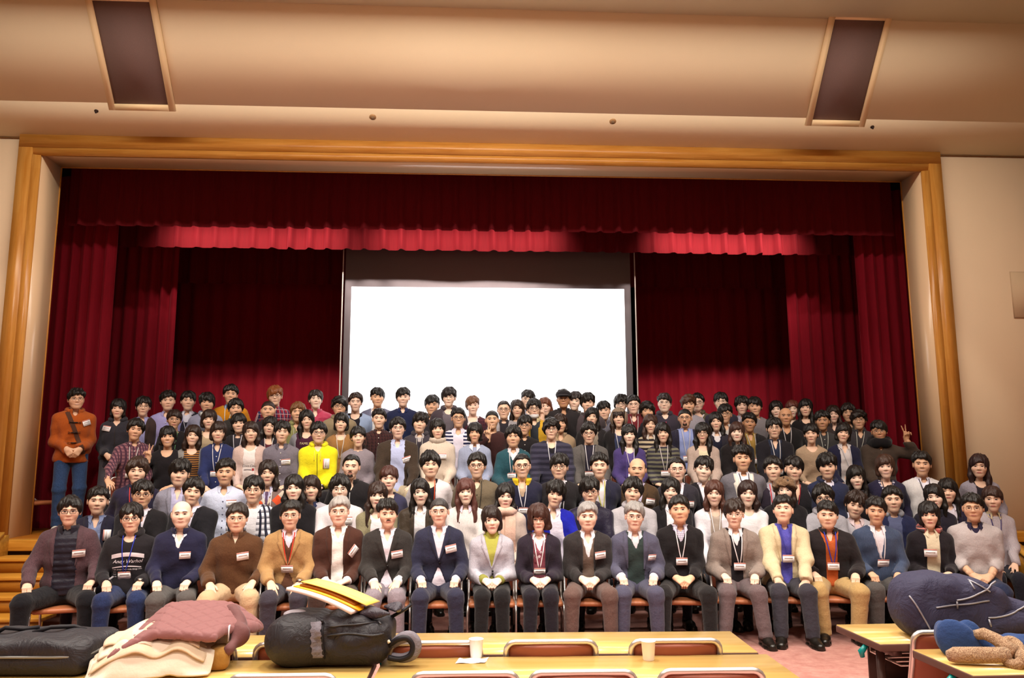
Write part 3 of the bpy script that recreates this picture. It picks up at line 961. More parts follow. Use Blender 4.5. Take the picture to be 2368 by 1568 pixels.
def rotm(yaw, pit, roll):
    cy, sy = math.cos(yaw), math.sin(yaw)
    cx, sx = math.cos(-pit), math.sin(-pit)
    cr, sr = math.cos(roll), math.sin(roll)
    Rz = np.array([[cy, -sy, 0], [sy, cy, 0], [0, 0, 1]])
    Rx = np.array([[1, 0, 0], [0, cx, -sx], [0, sx, cx]])
    Ry = np.array([[cr, 0, sr], [0, 1, 0], [-sr, 0, cr]])
    return Rz @ Rx @ Ry
def ik(a, b, l1, l2, pole):
    d = b - a; L = np.linalg.norm(d)
    if L > (l1 + l2) * .985:
        k = L / ((l1 + l2) * .985)
        l1 *= k; l2 *= k
    u = d / L
    x = (l1 * l1 - l2 * l2 + L * L) / (2 * L)
    h = math.sqrt(max(l1 * l1 - x * x, 0))
    p = pole - u * (pole @ u)
    p = p / (np.linalg.norm(p) + 1e-9)
    return a + u * x + p * h
TP = np.array([-.14, 0, .12, .28, .5, .68, .82, .92, 1.0, 1.06])
def profile(sex, fat):
    if sex == 'm':
        wx = np.array([.160, .168, .160, .150, .162, .170, .160, .122, .066, .056])
        wy = np.array([.118, .122, .116, .108, .116, .120, .108, .085, .062, .056])
    else:
        wx = np.array([.158, .164, .148, .132, .142, .150, .142, .108, .060, .050])
        wy = np.array([.112, .116, .104, .096, .112, .118, .098, .078, .056, .050])
    g = 1 + (fat - 1) * np.array([1, 1, 1.1, 1.2, 1, .8, .6, .4, .2, .1])
    return wx * g, wy * g
def rings(c, wx, wy, n=16):
    a = np.arange(n) * 2 * math.pi / n
    return np.concatenate([np.stack([c[i][0] + wx[i] * np.cos(a), c[i][1] + wy[i] * np.sin(a), np.full(n, c[i][2])], 1) for i in range(len(c))])
def band_mesh(angs, prof_fn):
    V = np.concatenate([prof_fn(a) for a in angs])
    k = len(prof_fn(angs[0]))
    return V, grid_faces(len(angs), k)
PN = [0]
PEOPLE = []
XR_ = {}
def badge_mesh():
    if 'badge' not in HEADS:
        mb = MB().box((-.042, -.003, -.027), (.042, .001, .019)).box((-.042, -.003, .019), (.042, .001, .028))
        mb.box((-.030, -.0036, .000), (.030, -.0028, .009)).box((-.030, -.0036, -.014), (.012, -.0028, -.010))
        V, Q, T = mb.arrays()
        HEADS['badge'] = mk_mesh('name_badge', V, Q, mats=[plain('badge_white', 'f0ecec', .35, .5), plain('badge_red', 'd8948a', .4), plain('badge_ink', 'c4bcbc', .5)],
                                 mi=[0] * 6 + [1] * 6 + [2] * 12, smooth=False)
    return HEADS['badge']
def person(row, px, py, label, sex, hair, hcol, skin, top, inner=(), legs='1a1a20', **o):
    z0, YY, post, vox, lvox, hvox, grp = ROWS[row]
    post = o.get('post', post)
    YY = YY + o.get('dy', 0)
    z0 = o.get('z0', z0)
    vox = o.get('vox', vox); lvox = o.get('lvox', lvox); hvox = o.get('hvox', hvox)
    if isinstance(o.get('lh'), tuple) or isinstance(o.get('rh'), tuple): hvox = min(hvox, .0085)
    PN[0] += 1
    rnd = random.Random(PN[0] * 13 + 5)
    H = at_y(px, py, YY)
    aim = -math.atan2(H[0], H[1])
    byaw = aim * .6 + math.radians(o.get('by', 0))
    root = thing('person', label, 'person', (H[0], YY, z0), byaw, grp)
    PEOPLE.append((row, root))
    fat = o.get('fat', 1.0)
    hs = o.get('hs', (.985 if sex == 'm' else .955) * {2: 1.04, 3: 1.08}.get(row, 1.0))
    hz = H[2] - z0
    hc = vec(0, 0, hz)
    s = float(np.clip(hz / 1.58, .93, 1.05)) if post == 'stand' else float(np.clip((hz - .54) / .69, .92, 1.06))
    nb = vec(0 + o.get('nx', 0), .035, hz - .146 * hs)
    lean = o.get('lean', 0)
    if post == 'sit':
        L = float(np.clip(nb[2] - .455, .37, .56))
        pel = vec(-lean, .10 + o.get('fwd', 0), nb[2] - L)
    else:
        L = .475 * s
        pel = vec(-lean, .05 + o.get('fwd', 0), nb[2] - L)
    pz = pel[2]
    sw = (.166 if sex == 'm' else .146) * s * (1 + (fat - 1) * .5) * o.get('sw', 1)
    sh = {k: vec(nb[0] * .8 + k * sw, nb[1] + .008, nb[2] - .088) for k in (-1, 1)}
    # ---- hands and arms
    hp = o.get('hands', 'knees' if post == 'sit' else 'hang')
    ks = o.get('ks', .125 if sex == 'm' else .085)
    knee_z = .425 if post == 'sit' else pz - .40
    ky = pel[1] - .44
    wr, hpose, hx, hzv = {}, {}, {}, {}
    for k in (-1, 1):
        q = o.get('lh' if k < 0 else 'rh', hp)
        loc = None
        if isinstance(q, tuple):
            q, loc = q
        if q in ('knees', 'fists', 'drape'):
            wr[k] = vec(k * (ks + .005) - lean, ky + .13, knee_z + .115)
            hx[k] = vec(-k * .25, -.86, -.42); hzv[k] = vec(0, -.4, .9)
            hpose[k] = {'knees': 'rest', 'fists': 'fist', 'drape': 'drape'}[q]
            if q == 'fists':
                wr[k] = wr[k] + vec(0, .03, .01); hx[k] = vec(-k * .2, -.95, -.2)
            if q == 'drape':
                wr[k] = vec(k * ks, ky + .06, knee_z + .10); hx[k] = vec(-k * .12, -.60, -.8); hzv[k] = vec(0, -.8, .55)
        elif q == 'clasp':
            wr[k] = vec(k * .070 - lean, pel[1] - .27, max(knee_z, pz - .04) + .115)
            hx[k] = vec(-k * .62, -.62, -.35); hzv[k] = vec(k * .35, -.45, .8); hpose[k] = 'clasp'
        elif q == 'lap':
            wr[k] = vec(k * .10 - lean, pel[1] - .24, max(knee_z, pz - .04) + .12)
            hx[k] = vec(-k * .8, -.5, -.2); hzv[k] = vec(0, -.3, .95); hpose[k] = 'rest'
        elif q == 'front':
            wr[k] = vec(k * .075 - lean, pel[1] - .20, pz + .03)
            hx[k] = vec(-k * .55, -.35, -.75); hzv[k] = vec(k * .4, -.9, .1); hpose[k] = 'clasp'
        elif q == 'v':
            wr[k] = vec(*loc); hx[k] = vec(k * .12, -.05, 1); hzv[k] = vec(0, 1, .05); hpose[k] = 'v'
        else:
            wr[k] = vec(k * (sw + .045) - lean * .8, nb[1] - .03, pz - .01)
            hx[k] = vec(0, -.2, -1); hzv[k] = vec(k, -.2, 0); hpose[k] = 'hang'
        if loc is not None: wr[k] = vec(*loc)
    el = {}
    for k in (-1, 1):
        pole = vec(k * .42, .8, -.25) if hpose[k] != 'v' else vec(k * .8, .1, -.9)
        el[k] = ik(sh[k], wr[k], .275 * s, .245 * s, pole)
    # ---- legs
    kn, an = {}, {}
    for k in (-1, 1):
        hip = vec(pel[0] + k * .088, pel[1], pz - .01)
        if post == 'sit':
            kn[k] = vec(k * ks, ky, knee_z)
            an[k] = vec(k * (ks + .01 + o.get('fs', 0)), ky + .02 - o.get('fy', 0), .085)
        else:
            an[k] = vec(k * .10 + pel[0], pel[1] - .0, .085)
            kn[k] = ik(hip, an[k], .425 * s, .42 * s, vec(k * .15, -1, 0))
    # ---- cloth fields
    wx, wy = profile(sex, fat)
    ph1, ph2 = rnd.uniform(0, 6), rnd.uniform(0, 6)
    ax = nb - pel
    def torso(P, infl):
        t = ((P[:, 2] - pel[2]) / ax[2])
        c = pel + np.outer(np.clip(t, -.2, 1.1), ax)
        a, b = np.interp(t, TP, wx) + infl, np.interp(t, TP, wy) + infl
        q = (np.abs((P[:, 0] - c[:, 0]) / a) ** 2.3 + np.abs((P[:, 1] - c[:, 1]) / b) ** 2.3) ** (1 / 2.3)
        return (q - 1) * np.minimum(a, b) * .95
    sl = o.get('sleeve', 1.0)
    def top_sdf(P, infl, sleeves=True):
        d = torso(P, infl)
        for k in (-1, 1):
            d = smin(d, rc(P, nb + vec(k * .045, .005, -.018), sh[k] + vec(0, 0, .012), .034 + infl, .044 + infl * .9), .035)
            if sleeves:
                ra, rb, rw = (.048, .041, .031) if sex == 'm' else (.042, .036, .027)
                g = 1 + (fat - 1) * .6
                we = el[k] + (wr[k] - el[k]) * sl
                d1 = rc(P, sh[k], el[k], ra * g + infl, rb * g + infl)
                f = we - el[k]; f = f / np.linalg.norm(f)
                d2 = np.maximum(rc(P, el[k], we, rb * g + infl, rw * g + infl), (P - we) @ f - .005)
                al = (P - el[k]) @ f
                d = smin(d, smin(d1, d2 - .006 * np.sin(75 * al + ph1 + 30 * P[:, 0]) * np.exp(-(al / .13) ** 2), .03), .016)
        fold = .0075 * np.sin(34 * P[:, 2] + 16 * np.abs(P[:, 0]) + 2.2 * np.sin(11 * P[:, 0] + ph1) + ph2) + .004 * np.sin(23 * P[:, 0] * (1 + P[:, 2]) + 12 * P[:, 2] + ph1)
        return d + fold * np.clip((nb[2] - .10 - P[:, 2]) / .2, 0, 1)
    kind, mat = top[0], top[1]
    K = dict(infl=.014); K.update(KINDS[kind]); K.update(o.get('k', {}))
    infl = K['infl']
    zv = nb[2] - K.get('v', 0) * s
    def wedge(P, v, wt, wo=0.0):
        zv_ = nb[2] - v * s
        w_ = wt * np.clip((P[:, 2] - zv_) / (nb[2] - zv_), -.05, 1.25)
        if wo: w_ = np.maximum(w_, wo)
        cx = nb[0] + (pel[0] - nb[0]) * np.clip((nb[2] - P[:, 2]) / ax[2], 0, 1)
        return np.maximum(np.abs(P[:, 0] - cx) - w_, P[:, 1] - nb[1] + .01)
    hem = pz - (.03 if post == 'sit' else .10) - K.get('hem', 0)
    npar = {'base': nb + vec(0, -.004, -.03), 'tip': nb + vec(0, -.012, .10)}
    def layer(P, infl, v=0, wt=0, wo=0, scoop=0, neck=.060, sleeves=True, quilt=0, cut=0):
        d = top_sdf(P, infl, sleeves)
        if quilt:
            d = d - .013 * np.abs(np.sin(P[:, 2] * math.pi / .052)) ** .8 * np.clip((nb[2] - .02 - P[:, 2]) / .05, 0, 1) + .006
        d = smax(d, -rc(P, npar['base'], npar['tip'], neck, neck + .02), .006)
        d = np.maximum(d, P[:, 2] - nb[2] - .022)
        if scoop:
            d = smax(d, -ell(P, nb + vec(0, -.085, .005), (.052 + scoop * .3, .09, .03 + scoop)), .006)
        if v:
            d = smax(d, -wedge(P, v, wt, wo), .006)
        if cut:
            zc = nb[2] - v * s - .05
            d = smax(d, -np.maximum(np.abs(P[:, 0] - nb[0] - (pel[0] - nb[0]) * .8) - (zc - P[:, 2]) * .42, np.maximum(P[:, 2] - zc, P[:, 1] - nb[1] + .01)), .008)
        return np.maximum(d, hem - P[:, 2])
    quilt = K.get('quilt', 0)
    outer = lambda P: layer(P, infl, K.get('v', 0), K.get('wt', 0), K.get('wo', 0), K.get('scoop', 0), .062, not K.get('nosleeve'), quilt, K.get('cut', 0))
    J = np.array([pel, nb] + [x for k in (-1, 1) for x in (sh[k], el[k], wr[k])])
    lo = J.min(0) - vec(.10, .12, .1); hi = J.max(0) + vec(.10, .12, .1)
    lo[0] = min(lo[0], -.26 * fat); hi[0] = max(hi[0], .26 * fat); lo[1] = min(lo[1], -.17 * fat); hi[1] = max(hi[1], .22 * fat)
    lo[2] = max(lo[2], min(hem, wr[-1][2] - .08, wr[1][2] - .08)) - vox * 2; hi[2] = max(nb[2] + .05, wr[-1][2] + .08, wr[1][2] + .08)
    V, Q = snet(outer, lo, hi, vox)
    NM = {'sweater': 'sweater', 'tee': 't_shirt', 'scoop': 'top', 'widescoop': 'top', 'vneck': 'sweater', 'shirt': 'shirt', 'halfzip': 'zip_sweater', 'blazer': 'jacket', 'openblazer': 'jacket',
          'card': 'cardigan', 'opencard': 'cardigan', 'hoodie': 'hoodie', 'ziphood': 'hoodie', 'coat': 'coat', 'opencoat': 'coat', 'turtle': 'turtleneck', 'openhood': 'hooded_jacket', 'vest': 'vest'}
    otop = obj(NM[kind], mk_mesh(NM[kind], relax(V, Q, 1, .35), Q, mats=[mat]), root)
    full = lambda P: top_sdf(P, infl, False)
    fulls = lambda P: top_sdf(P, infl, True)
    # ---- inner layers
    icoll = None
    ni = len(inner)
    for i, (ik_, im) in enumerate(inner):
        if im is None: continue
        f_in = infl - .008 * (i + 1)
        kw = dict(v=0, neck=.056, sleeves=False)
        if ik_ == 'v': kw.update(v=.15, wt=.05)
        if ik_ == 'deepv': kw.update(v=.24, wt=.055)
        if ik_ == 'scoop': kw.update(scoop=.05)
        if ik_ in ('quilt',): kw.update(quilt=1)
        if ik_ == 'shirt': kw.update(v=.045, wt=.028)
        if ik_ == 'openshirt': kw.update(v=.11, wt=.035)
        if ik_ == 'sleeves': kw.update(sleeves=True); f_in = infl - .010
        lo2 = vec(-.22 * fat, -.20 * fat, hem - .02) + vec(min(0, pel[0]), 0, 0); hi2 = vec(.22 * fat, .25 * fat, nb[2] + .04) + vec(max(0, pel[0]), 0, 0)
        if ik_ == 'sleeves': lo2, hi2 = lo, hi
        V, Q = snet(lambda P: layer(P, f_in, **kw), lo2, hi2, max(vox, .0125 if ik_ == 'quilt' else (.016 if row == 1 else .022)))
        nm = {'shirt': 'shirt', 'openshirt': 'shirt', 'v': 'vest', 'deepv': 'vest', 'quilt': 'quilted_vest', 'tee': 't_shirt', 'turtle': 'turtleneck', 'scoop': 'top', 'sleeves': 'shirt'}[ik_]
        obj(nm, mk_mesh(nm, V, Q, mats=[im]), root)
        if ik_ in ('shirt', 'openshirt', 'sleeves'): icoll = im
        if ik_ == 'turtle': K['turtle'] = im
        if ik_ == 'quilt': K['stand'] = im
    # ---- collars, lapels, hood
    def cxz(z): return nb[0] + (pel[0] - nb[0]) * np.clip((nb[2] - z) / ax[2], 0, 1)
    def part(name, V, Q, m, T=None, smooth=True):
        return obj(name, mk_mesh(name, V, Q, T, mats=[m], smooth=smooth), root)
    cm = o.get('collar') or (mat if K.get('collar') == 1 else icoll)
    if cm is not None:
        c0 = nb + vec(0, -.004, -.012); rr = .063 if sex == 'm' else .056
        def cp(a):   # a = 0 at the back, +-pi at the front
            f = abs(a) / math.pi
            dr = max(0, (f - .55) / .45)
            e = vec(math.sin(a), math.cos(a), 0)
            zt = .042 - .016 * f
            pts = []
            for r_, z_ in ((rr * .94, zt - .02), (rr * .93, zt), (rr * .98, zt + .003), (rr + .012 + .010 * dr, .016 - .01 * f), (rr + .018 + .030 * dr, -.002 - .064 * dr ** 2 + .004)):
                pts.append(c0 + e * vec(r_, r_ * .95, 1) + vec(math.copysign(.014 * dr ** 3, a), -.010 * dr, z_))
            return np.array(pts)
        g = math.radians(o.get('cgap', 17))
        V, Q = band_mesh(np.linspace(-math.pi + g, math.pi - g, 29), cp)
        part('collar', V, Q, cm)
    st_m = K.get('stand') or (mat if K.get('collar') == 2 else None)
    if st_m is not None:
        c0 = nb + vec(0, -.002, -.018); g = .35 if K.get('v') else .06
        def cp(a):
            f = abs(a) / math.pi
            e = vec(math.sin(a), math.cos(a), 0)
            fl = K.get('flare', .022) * (K.get('v', 0) > 0) * f
            return np.array([c0 + e * r_ + vec(0, -.012 * f, z_) for r_, z_ in ((.070 + fl, -.02), (.072 + fl, .02), (.070 + fl * 1.3, .056 - .012 * f), (.062 + fl * 1.2, .058 - .012 * f), (.060 + fl * .5, .0))])
        V, Q = band_mesh(np.linspace(-math.pi + g, math.pi - g, 29), cp)
        part('stand_collar', V, Q, st_m)
    if K.get('turtle'):
        tm = K['turtle'] if K['turtle'] != 1 else mat
        rol = o.get('cowl', 0)
        a = np.linspace(0, 2 * math.pi, 27)[:-1]
        V = []
        for r_, z_ in ((.064, -.03), (.060 + rol * .6, 0), (.062 + rol, .03), (.058 + rol * .8, .055), (.052 + rol * .3, .052), (.050, .0)):
            V.append(np.stack([nb[0] + r_ * np.cos(a), nb[1] - .008 + r_ * np.sin(a), np.full(26, nb[2] + z_) - .010 * (1 - np.sin(a)) / 2 + rol * .12 * np.sin(3 * a)], 1))
        V = np.stack(V, 1).reshape(-1, 3)
        part('roll_collar', V, grid_faces(26, 6, True), tm)
    if K.get('lapel') or o.get('lapel'):
        lm = o.get('lapelmat', mat)
        for k in (-1, 1):
            t = np.linspace(0, 1, 17)[:, None]; u = np.linspace(0, 1, 6)[None, :]
            zb = zv + .005
            Z = zb + (nb[2] + .004 - zb) * t + 0 * u
            cx = nb[0] + (pel[0] - nb[0]) * np.clip((nb[2] - Z) / ax[2], 0, 1)
            wv_ = K['wt'] * np.clip((Z - zv) / (nb[2] - zv), 0, 1)
            if K.get('wo'): wv_ = np.maximum(wv_, K['wo'])
            wid_ = np.interp(t, [0, .1, .70, .74, .78, 1], [.006, .018, .064, .040, .050, .040]) * (1 if sex == 'm' else .9)
            X = cx + k * (wv_ - .002 + wid_ * u)
            y = front(full, X, Z, -.35, .2, 70)
            y = np.where(np.isnan(y), nb[1], y).reshape(X.shape)
            off = .009 + .006 * np.sin(np.pi * np.clip(u, 0, 1)) + 0 * t
            off[:, -1] -= .013; off[:, 0] -= .016
            part('lapel', np.stack([X, y - off, Z], -1).reshape(-1, 3), grid_faces(17, 6), lm)
    if K.get('cut'):
        for dz in (.02, .045):
            zb_ = zv - dz
            yb_ = front(full, [float(cxz(zb_)) + .008], [zb_])[0]
            if not np.isnan(yb_):
                MB().tube([(float(cxz(zb_)) + .008, yb_ - .006, zb_), (float(cxz(zb_)) + .008, yb_ + .004, zb_)], .009, 10).build('button', plain('jacket_button', '1a1614', .4), root, True)
            if dz < .03 and sex == 'm': break
    if K.get('hood'):
        a = np.linspace(-2.45, 2.45, 19)
        f = np.abs(a) / 2.45
        c = nb + vec(0, .012, .024)
        pts = np.stack([c[0] + (.078 + .012 * (1 - f)) * np.sin(a), c[1] + (.085 + .02 * (1 - f)) * np.cos(a) - .012 * f, c[2] + .012 - .035 * f ** 2], 1)
        tb = MB().tube(pts, .036 - .012 * f, 9)
        hm = o.get('hoodmat', mat)
        tb.build('hood', hm, root, True)
        if o.get('strings', 1) and row in (1, 4, 5):
            for k in (-1, 1):
                zz = np.linspace(nb[2] - .05, nb[2] - .17, 7)
                xx = np.full(7, k * .035 + nb[0])
                y = np.nan_to_num(front(fulls, xx, zz), nan=-.15)
                MB().tube(np.stack([xx, y - .004, zz], 1), .0035, 5).build('drawstring', plain('string', o.get('strc', 'c8c4bc'), .7), root, True)
    def strip(name, xs, zs, r, m, fn=fulls, off=.002, flat=.45, rr=None):
        y = front(fn, xs, zs)
        ok = ~np.isnan(y)
        if ok.sum() < 2: return
        return MB().tube(np.stack([np.asarray(xs)[ok], y[ok] - off, np.asarray(zs)[ok]], 1), r, 6, flat=1.0).build(name, m, root, True)
    if K.get('zip'):
        zz = np.linspace(zv - .005, hem + .02, 16)
        strip('zip', cxz(zz) + .003 * np.sin(20 * zz), zz, .0035, plain('zip', o.get('zipc', '3a3634'), .4))
    if K.get('placket'):
        zz = np.linspace(zv - .005, hem + .02, 14)
        xs = cxz(zz)
        mb = MB()
        y = np.nan_to_num(front(fulls, xs, zz), nan=-.12)
        for i in range(1, 14, 2):
            mb.tube([(xs[i], y[i] - .004, zz[i]), (xs[i], y[i] + .004, zz[i])], .0062, 7)
        tag(mb.build('button_row', plain('button', o.get('btn', 'e8e4dc'), .4), root, True), kind='stuff')
    if o.get('tie'):
        zz = np.linspace(nb[2] - .028, zv + .02 if K.get('v', 0) > .2 else nb[2] - .3, 12)
        y = np.nan_to_num(front(lambda P: top_sdf(P, infl - .006, False), cxz(zz), zz), nan=-.1)
        w_ = np.interp(np.arange(12), [0, 1, 2, 11], [.014, .017, .011, .030])
        V = []
        for i in range(12):
            for u in (-1, -.5, 0, .5, 1):
                V.append((cxz(zz[i]) + u * w_[i], y[i] - .006 * (1 - u * u) - .002, zz[i]))
        part('necktie', V, grid_faces(12, 5), o['tie'])
    # ---- badge and lanyard
    def put_badge(x, z, tilt=0, sc_=1.0, fn=fulls, off=.006):
        sc_ *= 1.22
        if K.get('lapel'): off = .020
        y = front(fn, [x, x + .02, x], [z, z, z + .02])
        y = np.nan_to_num(y, nan=-.13)
        n = np.cross(vec(.02, y[1] - y[0], 0), vec(0, y[2] - y[0], .02)); n = n / np.linalg.norm(n)
        if n[1] > 0: n = -n
        ex = np.cross(vec(0, 0, 1), -n); ex = -ex if ex[0] < 0 else ex
        ex /= np.linalg.norm(ex); ez = np.cross(ex, -n); ez = -ez if ez[2] < 0 else ez
        ct, st_ = math.cos(math.radians(tilt)), math.sin(math.radians(tilt))
        e1, e3 = (ex * ct + ez * st_) * sc_, (-ex * st_ + ez * ct) * sc_
        p = vec(x, y[0], z) + n * off
        M = Matrix(((e1[0], -n[0], e3[0], p[0]), (e1[1], -n[1], e3[1], p[1]), (e1[2], -n[2], e3[2], p[2]), (0, 0, 0, 1)))
        return obj('name_badge', badge_mesh(), root, M=M)
    if 'badge' in o:
        b = o['badge']
        put_badge(b[0], nb[2] - b[1], *(b[2:]))
    if 'lan' in o:
        lcol, lx, lz = o['lan'][:3]
        lm = plain('lanyard', lcol, .7)
        bz = nb[2] - lz
        for k in (-1, 1):
            t = np.linspace(0, 1, 16)
            xs = nb[0] + k * .050 * (1 - t) + (lx + k * .008) * t - nb[0] * 0
            zs = nb[2] + .004 + (bz + .03 - nb[2] - .004) * t
            xs = xs + k * .004 * np.sin(math.pi * t)
            y = front(fulls, xs, zs)
            y = np.where(np.isnan(y), nb[1] - .03, y)
            MB().tube(np.stack([xs, y - (.010 if K.get('lapel') else .005), zs], 1), .0046, 6).build('lanyard', lm, root, True)
        if len(o['lan']) < 4:
            put_badge(lx, bz, 0, 1.0)
    # ---- trousers
    def leg_sdf(P, infl=.0):
        g = (1 if sex == 'm' else .94) * (1 + (fat - 1) * .6)
        d = ell(P, pel + vec(0, 0, .0), ((.168 if sex == 'm' else .162) * fat, .120 * fat, .135))
        for k in (-1, 1):
            hip = vec(pel[0] + k * .085, pel[1] - .01, pz - .03)
            e = rc(P, hip, kn[k], .094 * g + infl, .071 * g + infl)
            e = smin(e, rc(P, kn[k], an[k], .070 * g + infl, .060 * g + infl), .035)
            al = (P - kn[k]) @ ((an[k] - kn[k]) / np.linalg.norm(an[k] - kn[k]))
            e = e - .004 * np.sin(70 * al + ph1) * np.exp(-((al - .34) / .09) ** 2) - .004 * np.sin(80 * al + ph2 + 9 * P[:, 0]) * np.exp(-(al / .10) ** 2)
            d = smin(d, e, .035) if k < 0 else smin(d, e, .022)
        return np.maximum(np.maximum(d, .055 - P[:, 2]), P[:, 2] - pz - .12)
    Jl = np.array([pel] + list(kn.values()) + list(an.values()))
    lo = Jl.min(0) - vec(.13, .14, .1); hi = Jl.max(0) + vec(.13, .17, .16)
    lo[0] = min(lo[0], pel[0] - .21 * fat); hi[0] = max(hi[0], pel[0] + .21 * fat)
    lo[2] = .02
    V, Q = snet(leg_sdf, lo, hi, lvox)
    lm = legs if not isinstance(legs, str) else fabric(legs, bump=.35)
    obj('trousers', mk_mesh('trousers', relax(V, Q, 1, .35), Q, mats=[lm]), root)
    for k in (-1, 1):
        M = Matrix.Translation((an[k][0], an[k][1] + .0, 0)) @ Matrix.Rotation(k * .16, 4, 'Z')
        obj('shoe', shoe_mesh('a'), root, M=M, mat=SHOE[o.get('shoe', 'b')])
    # ---- body: head, neck, trunk, arms, hands, legs in one mesh
    var = o.get('var', rnd.randrange(6))
    hV, hQ, hC, hfn = head_arrays(sex, var, o.get('smile', 0))
    ry = math.radians(o.get('hy', rnd.uniform(-4, 4))) + (aim - byaw) * .85
    R = rotm(ry, math.radians(o.get('pit', 0)), math.radians(o.get('roll', rnd.uniform(-2.5, 2.5))))
    sk = np.array(lin(SKIN[skin])[:3]) * rnd.uniform(.95, 1.05)
    cols = np.where(hC < 0, -hC, hC * sk)
    bm = MB(); C = []
    def addb(V, Q, T=None, c=None):
        bm.add(V, Q, T)
        C.append(np.tile(sk, (len(V), 1)) if c is None else c)
    addb((hV * hs) @ R.T + hc, hQ, None, cols)
    nk = R @ vec(0, .022, -.060) * hs + hc
    rn = .053 if sex == 'm' else .045
    addb(*tube([nb + vec(0, .008, -.08), nb + vec(0, .006, -.02), nb * .5 + nk * .5 + vec(0, .004, 0), nk, nk + R @ vec(0, .0, .05)], [rn * 1.45, rn * 1.12, rn, rn * 1.02, rn * .9], 16))
    ts = np.array([-.1, .1, .3, .5, .68, .82, .92, .99])
    cc = [pel + ax * t for t in ts]
    addb(rings(cc, np.interp(ts, TP, wx) - .004, np.interp(ts, TP, wy) - .004), grid_faces(len(ts), 16)[:, ::-1] if False else np.array([(i * 16 + j, i * 16 + (j + 1) % 16, (i + 1) * 16 + (j + 1) % 16, (i + 1) * 16 + j) for i in range(len(ts) - 1) for j in range(16)]))
    for k in (-1, 1):
        ra, rb, rw = (.047, .040, .028) if sex == 'm' else (.040, .034, .025)
        addb(*tube([sh[k], el[k] * .5 + sh[k] * .5, el[k], el[k] * .4 + wr[k] * .6, wr[k]], [ra, ra * .95, rb, (rb + rw) / 2, rw], 10))
        hip = vec(pel[0] + k * .085, pel[1], pz - .02)
        addb(*tube([hip, kn[k], an[k] * .6 + kn[k] * .4, an[k]], [.075, .052, .045, .036], 8))
        hv_, hq_ = hand_arrays(hpose[k], hvox)
        F = frame(hx[k], hzv[k])
        v_ = hv_ * (s if sex == 'm' else s * .92)
        if k > 0:
            v_ = v_ * vec(1, -1, 1); hq_ = hq_[:, ::-1]
        addb(v_ @ F.T + wr[k], hq_)
    V, Q, T = bm.arrays()
    obj('body', mk_mesh('body', V, Q, T, cols=np.concatenate(C), mats=[M_SKIN]), root)
    MH = Matrix([list(R[i] * hs) + [hc[i]] for i in range(3)] + [[0, 0, 0, 1]])
    if hair != 'bald':
        flip = rnd.random() < .5 and hair != 'side'
        MM = MH @ Matrix.Diagonal((-1 if flip else 1, 1, 1, 1)) if flip else MH
        obj('hair', hair_mesh(hair, rnd.randrange(4 if hair in ('fringe', 'mop', 'short', 'spiky') else 2)), root, M=MM, mat=hair_mat(hcol))
    if 'gl' in o:
        kd = o['gl']
        obj('glasses', glasses_mesh('thin' if kd == 't' else ('box' if kd in 'kr' else 'round')), root, M=MH, mat=GLM[kd])
    def face_strip(name, X, Z, off, m):
        y = np.nan_to_num(front(hfn, X, Z, -.16, 0, 50), nan=-.07).reshape(X.shape)
        obj(name, mk_mesh(name, np.stack([X, y - off, Z], -1).reshape(-1, 3), grid_faces(*X.shape), mats=[m]), root, M=MH)
    if o.get('beard'):
        u = np.linspace(-1, 1, 11)[:, None]; v = np.linspace(-1, 1, 4)[None, :]
        bmm = plain('beard', '2a1c16', .8)
        face_strip('moustache', .024 * u + 0 * v, -.043 - .006 * u ** 2 + .0045 * v * (1.1 - u ** 2), .0035 * (1 - .6 * v ** 2 + 0 * u).ravel().reshape(11, 4).ravel(), bmm) if False else face_strip('moustache', .024 * u + 0 * v, -.0435 - .007 * u ** 2 + .0042 * v * (1.1 - u ** 2), .0030, bmm)
        if o['beard'] > 1:
            face_strip('beard', .026 * u * (1 - .2 * v) + 0 * v, -.086 + .012 * v + .012 * u ** 2, .0035, bmm)
    ctx = dict(root=root, nb=nb, pel=pel, hc=hc, R=R, hs=hs, MH=MH, fulls=fulls, full=full, outer=outer, wr=wr, el=el, sh=sh, an=an, kn=kn, part=part, hem=hem, strip=strip, s=s, cxz=cxz, hfn=hfn, sw=sw)
    if o.get('cuff'):
        for k in (-1, 1):
            d_ = (wr[k] - el[k]) / np.linalg.norm(wr[k] - el[k])
            MB().tube([wr[k] - d_ * .03, wr[k] + d_ * .014], [.044, .042], 14).build('cuff', plain('cuff', o['cuff'], .8), root, True)
    if o.get('watch'):
        k = o['watch']
        d_ = (wr[k] - el[k]) / np.linalg.norm(wr[k] - el[k])
        wt_ = MB().tube([wr[k] + d_ * .012, wr[k] + d_ * .028], [.034, .033], 14).build('watch_strap', plain('strap', '2a2422', .5), root, True)
        u_ = vec(0, -.5, .85); u_ = u_ - d_ * (u_ @ d_); u_ /= np.linalg.norm(u_)
        c_ = wr[k] + d_ * .02 + u_ * .033
        MB().tube([c_ - u_ * .003, c_ + u_ * .006], .019, 14).build('watch_face', plain('watch_metal', 'c8c4bc', .25, .5, .8), wt_, True)
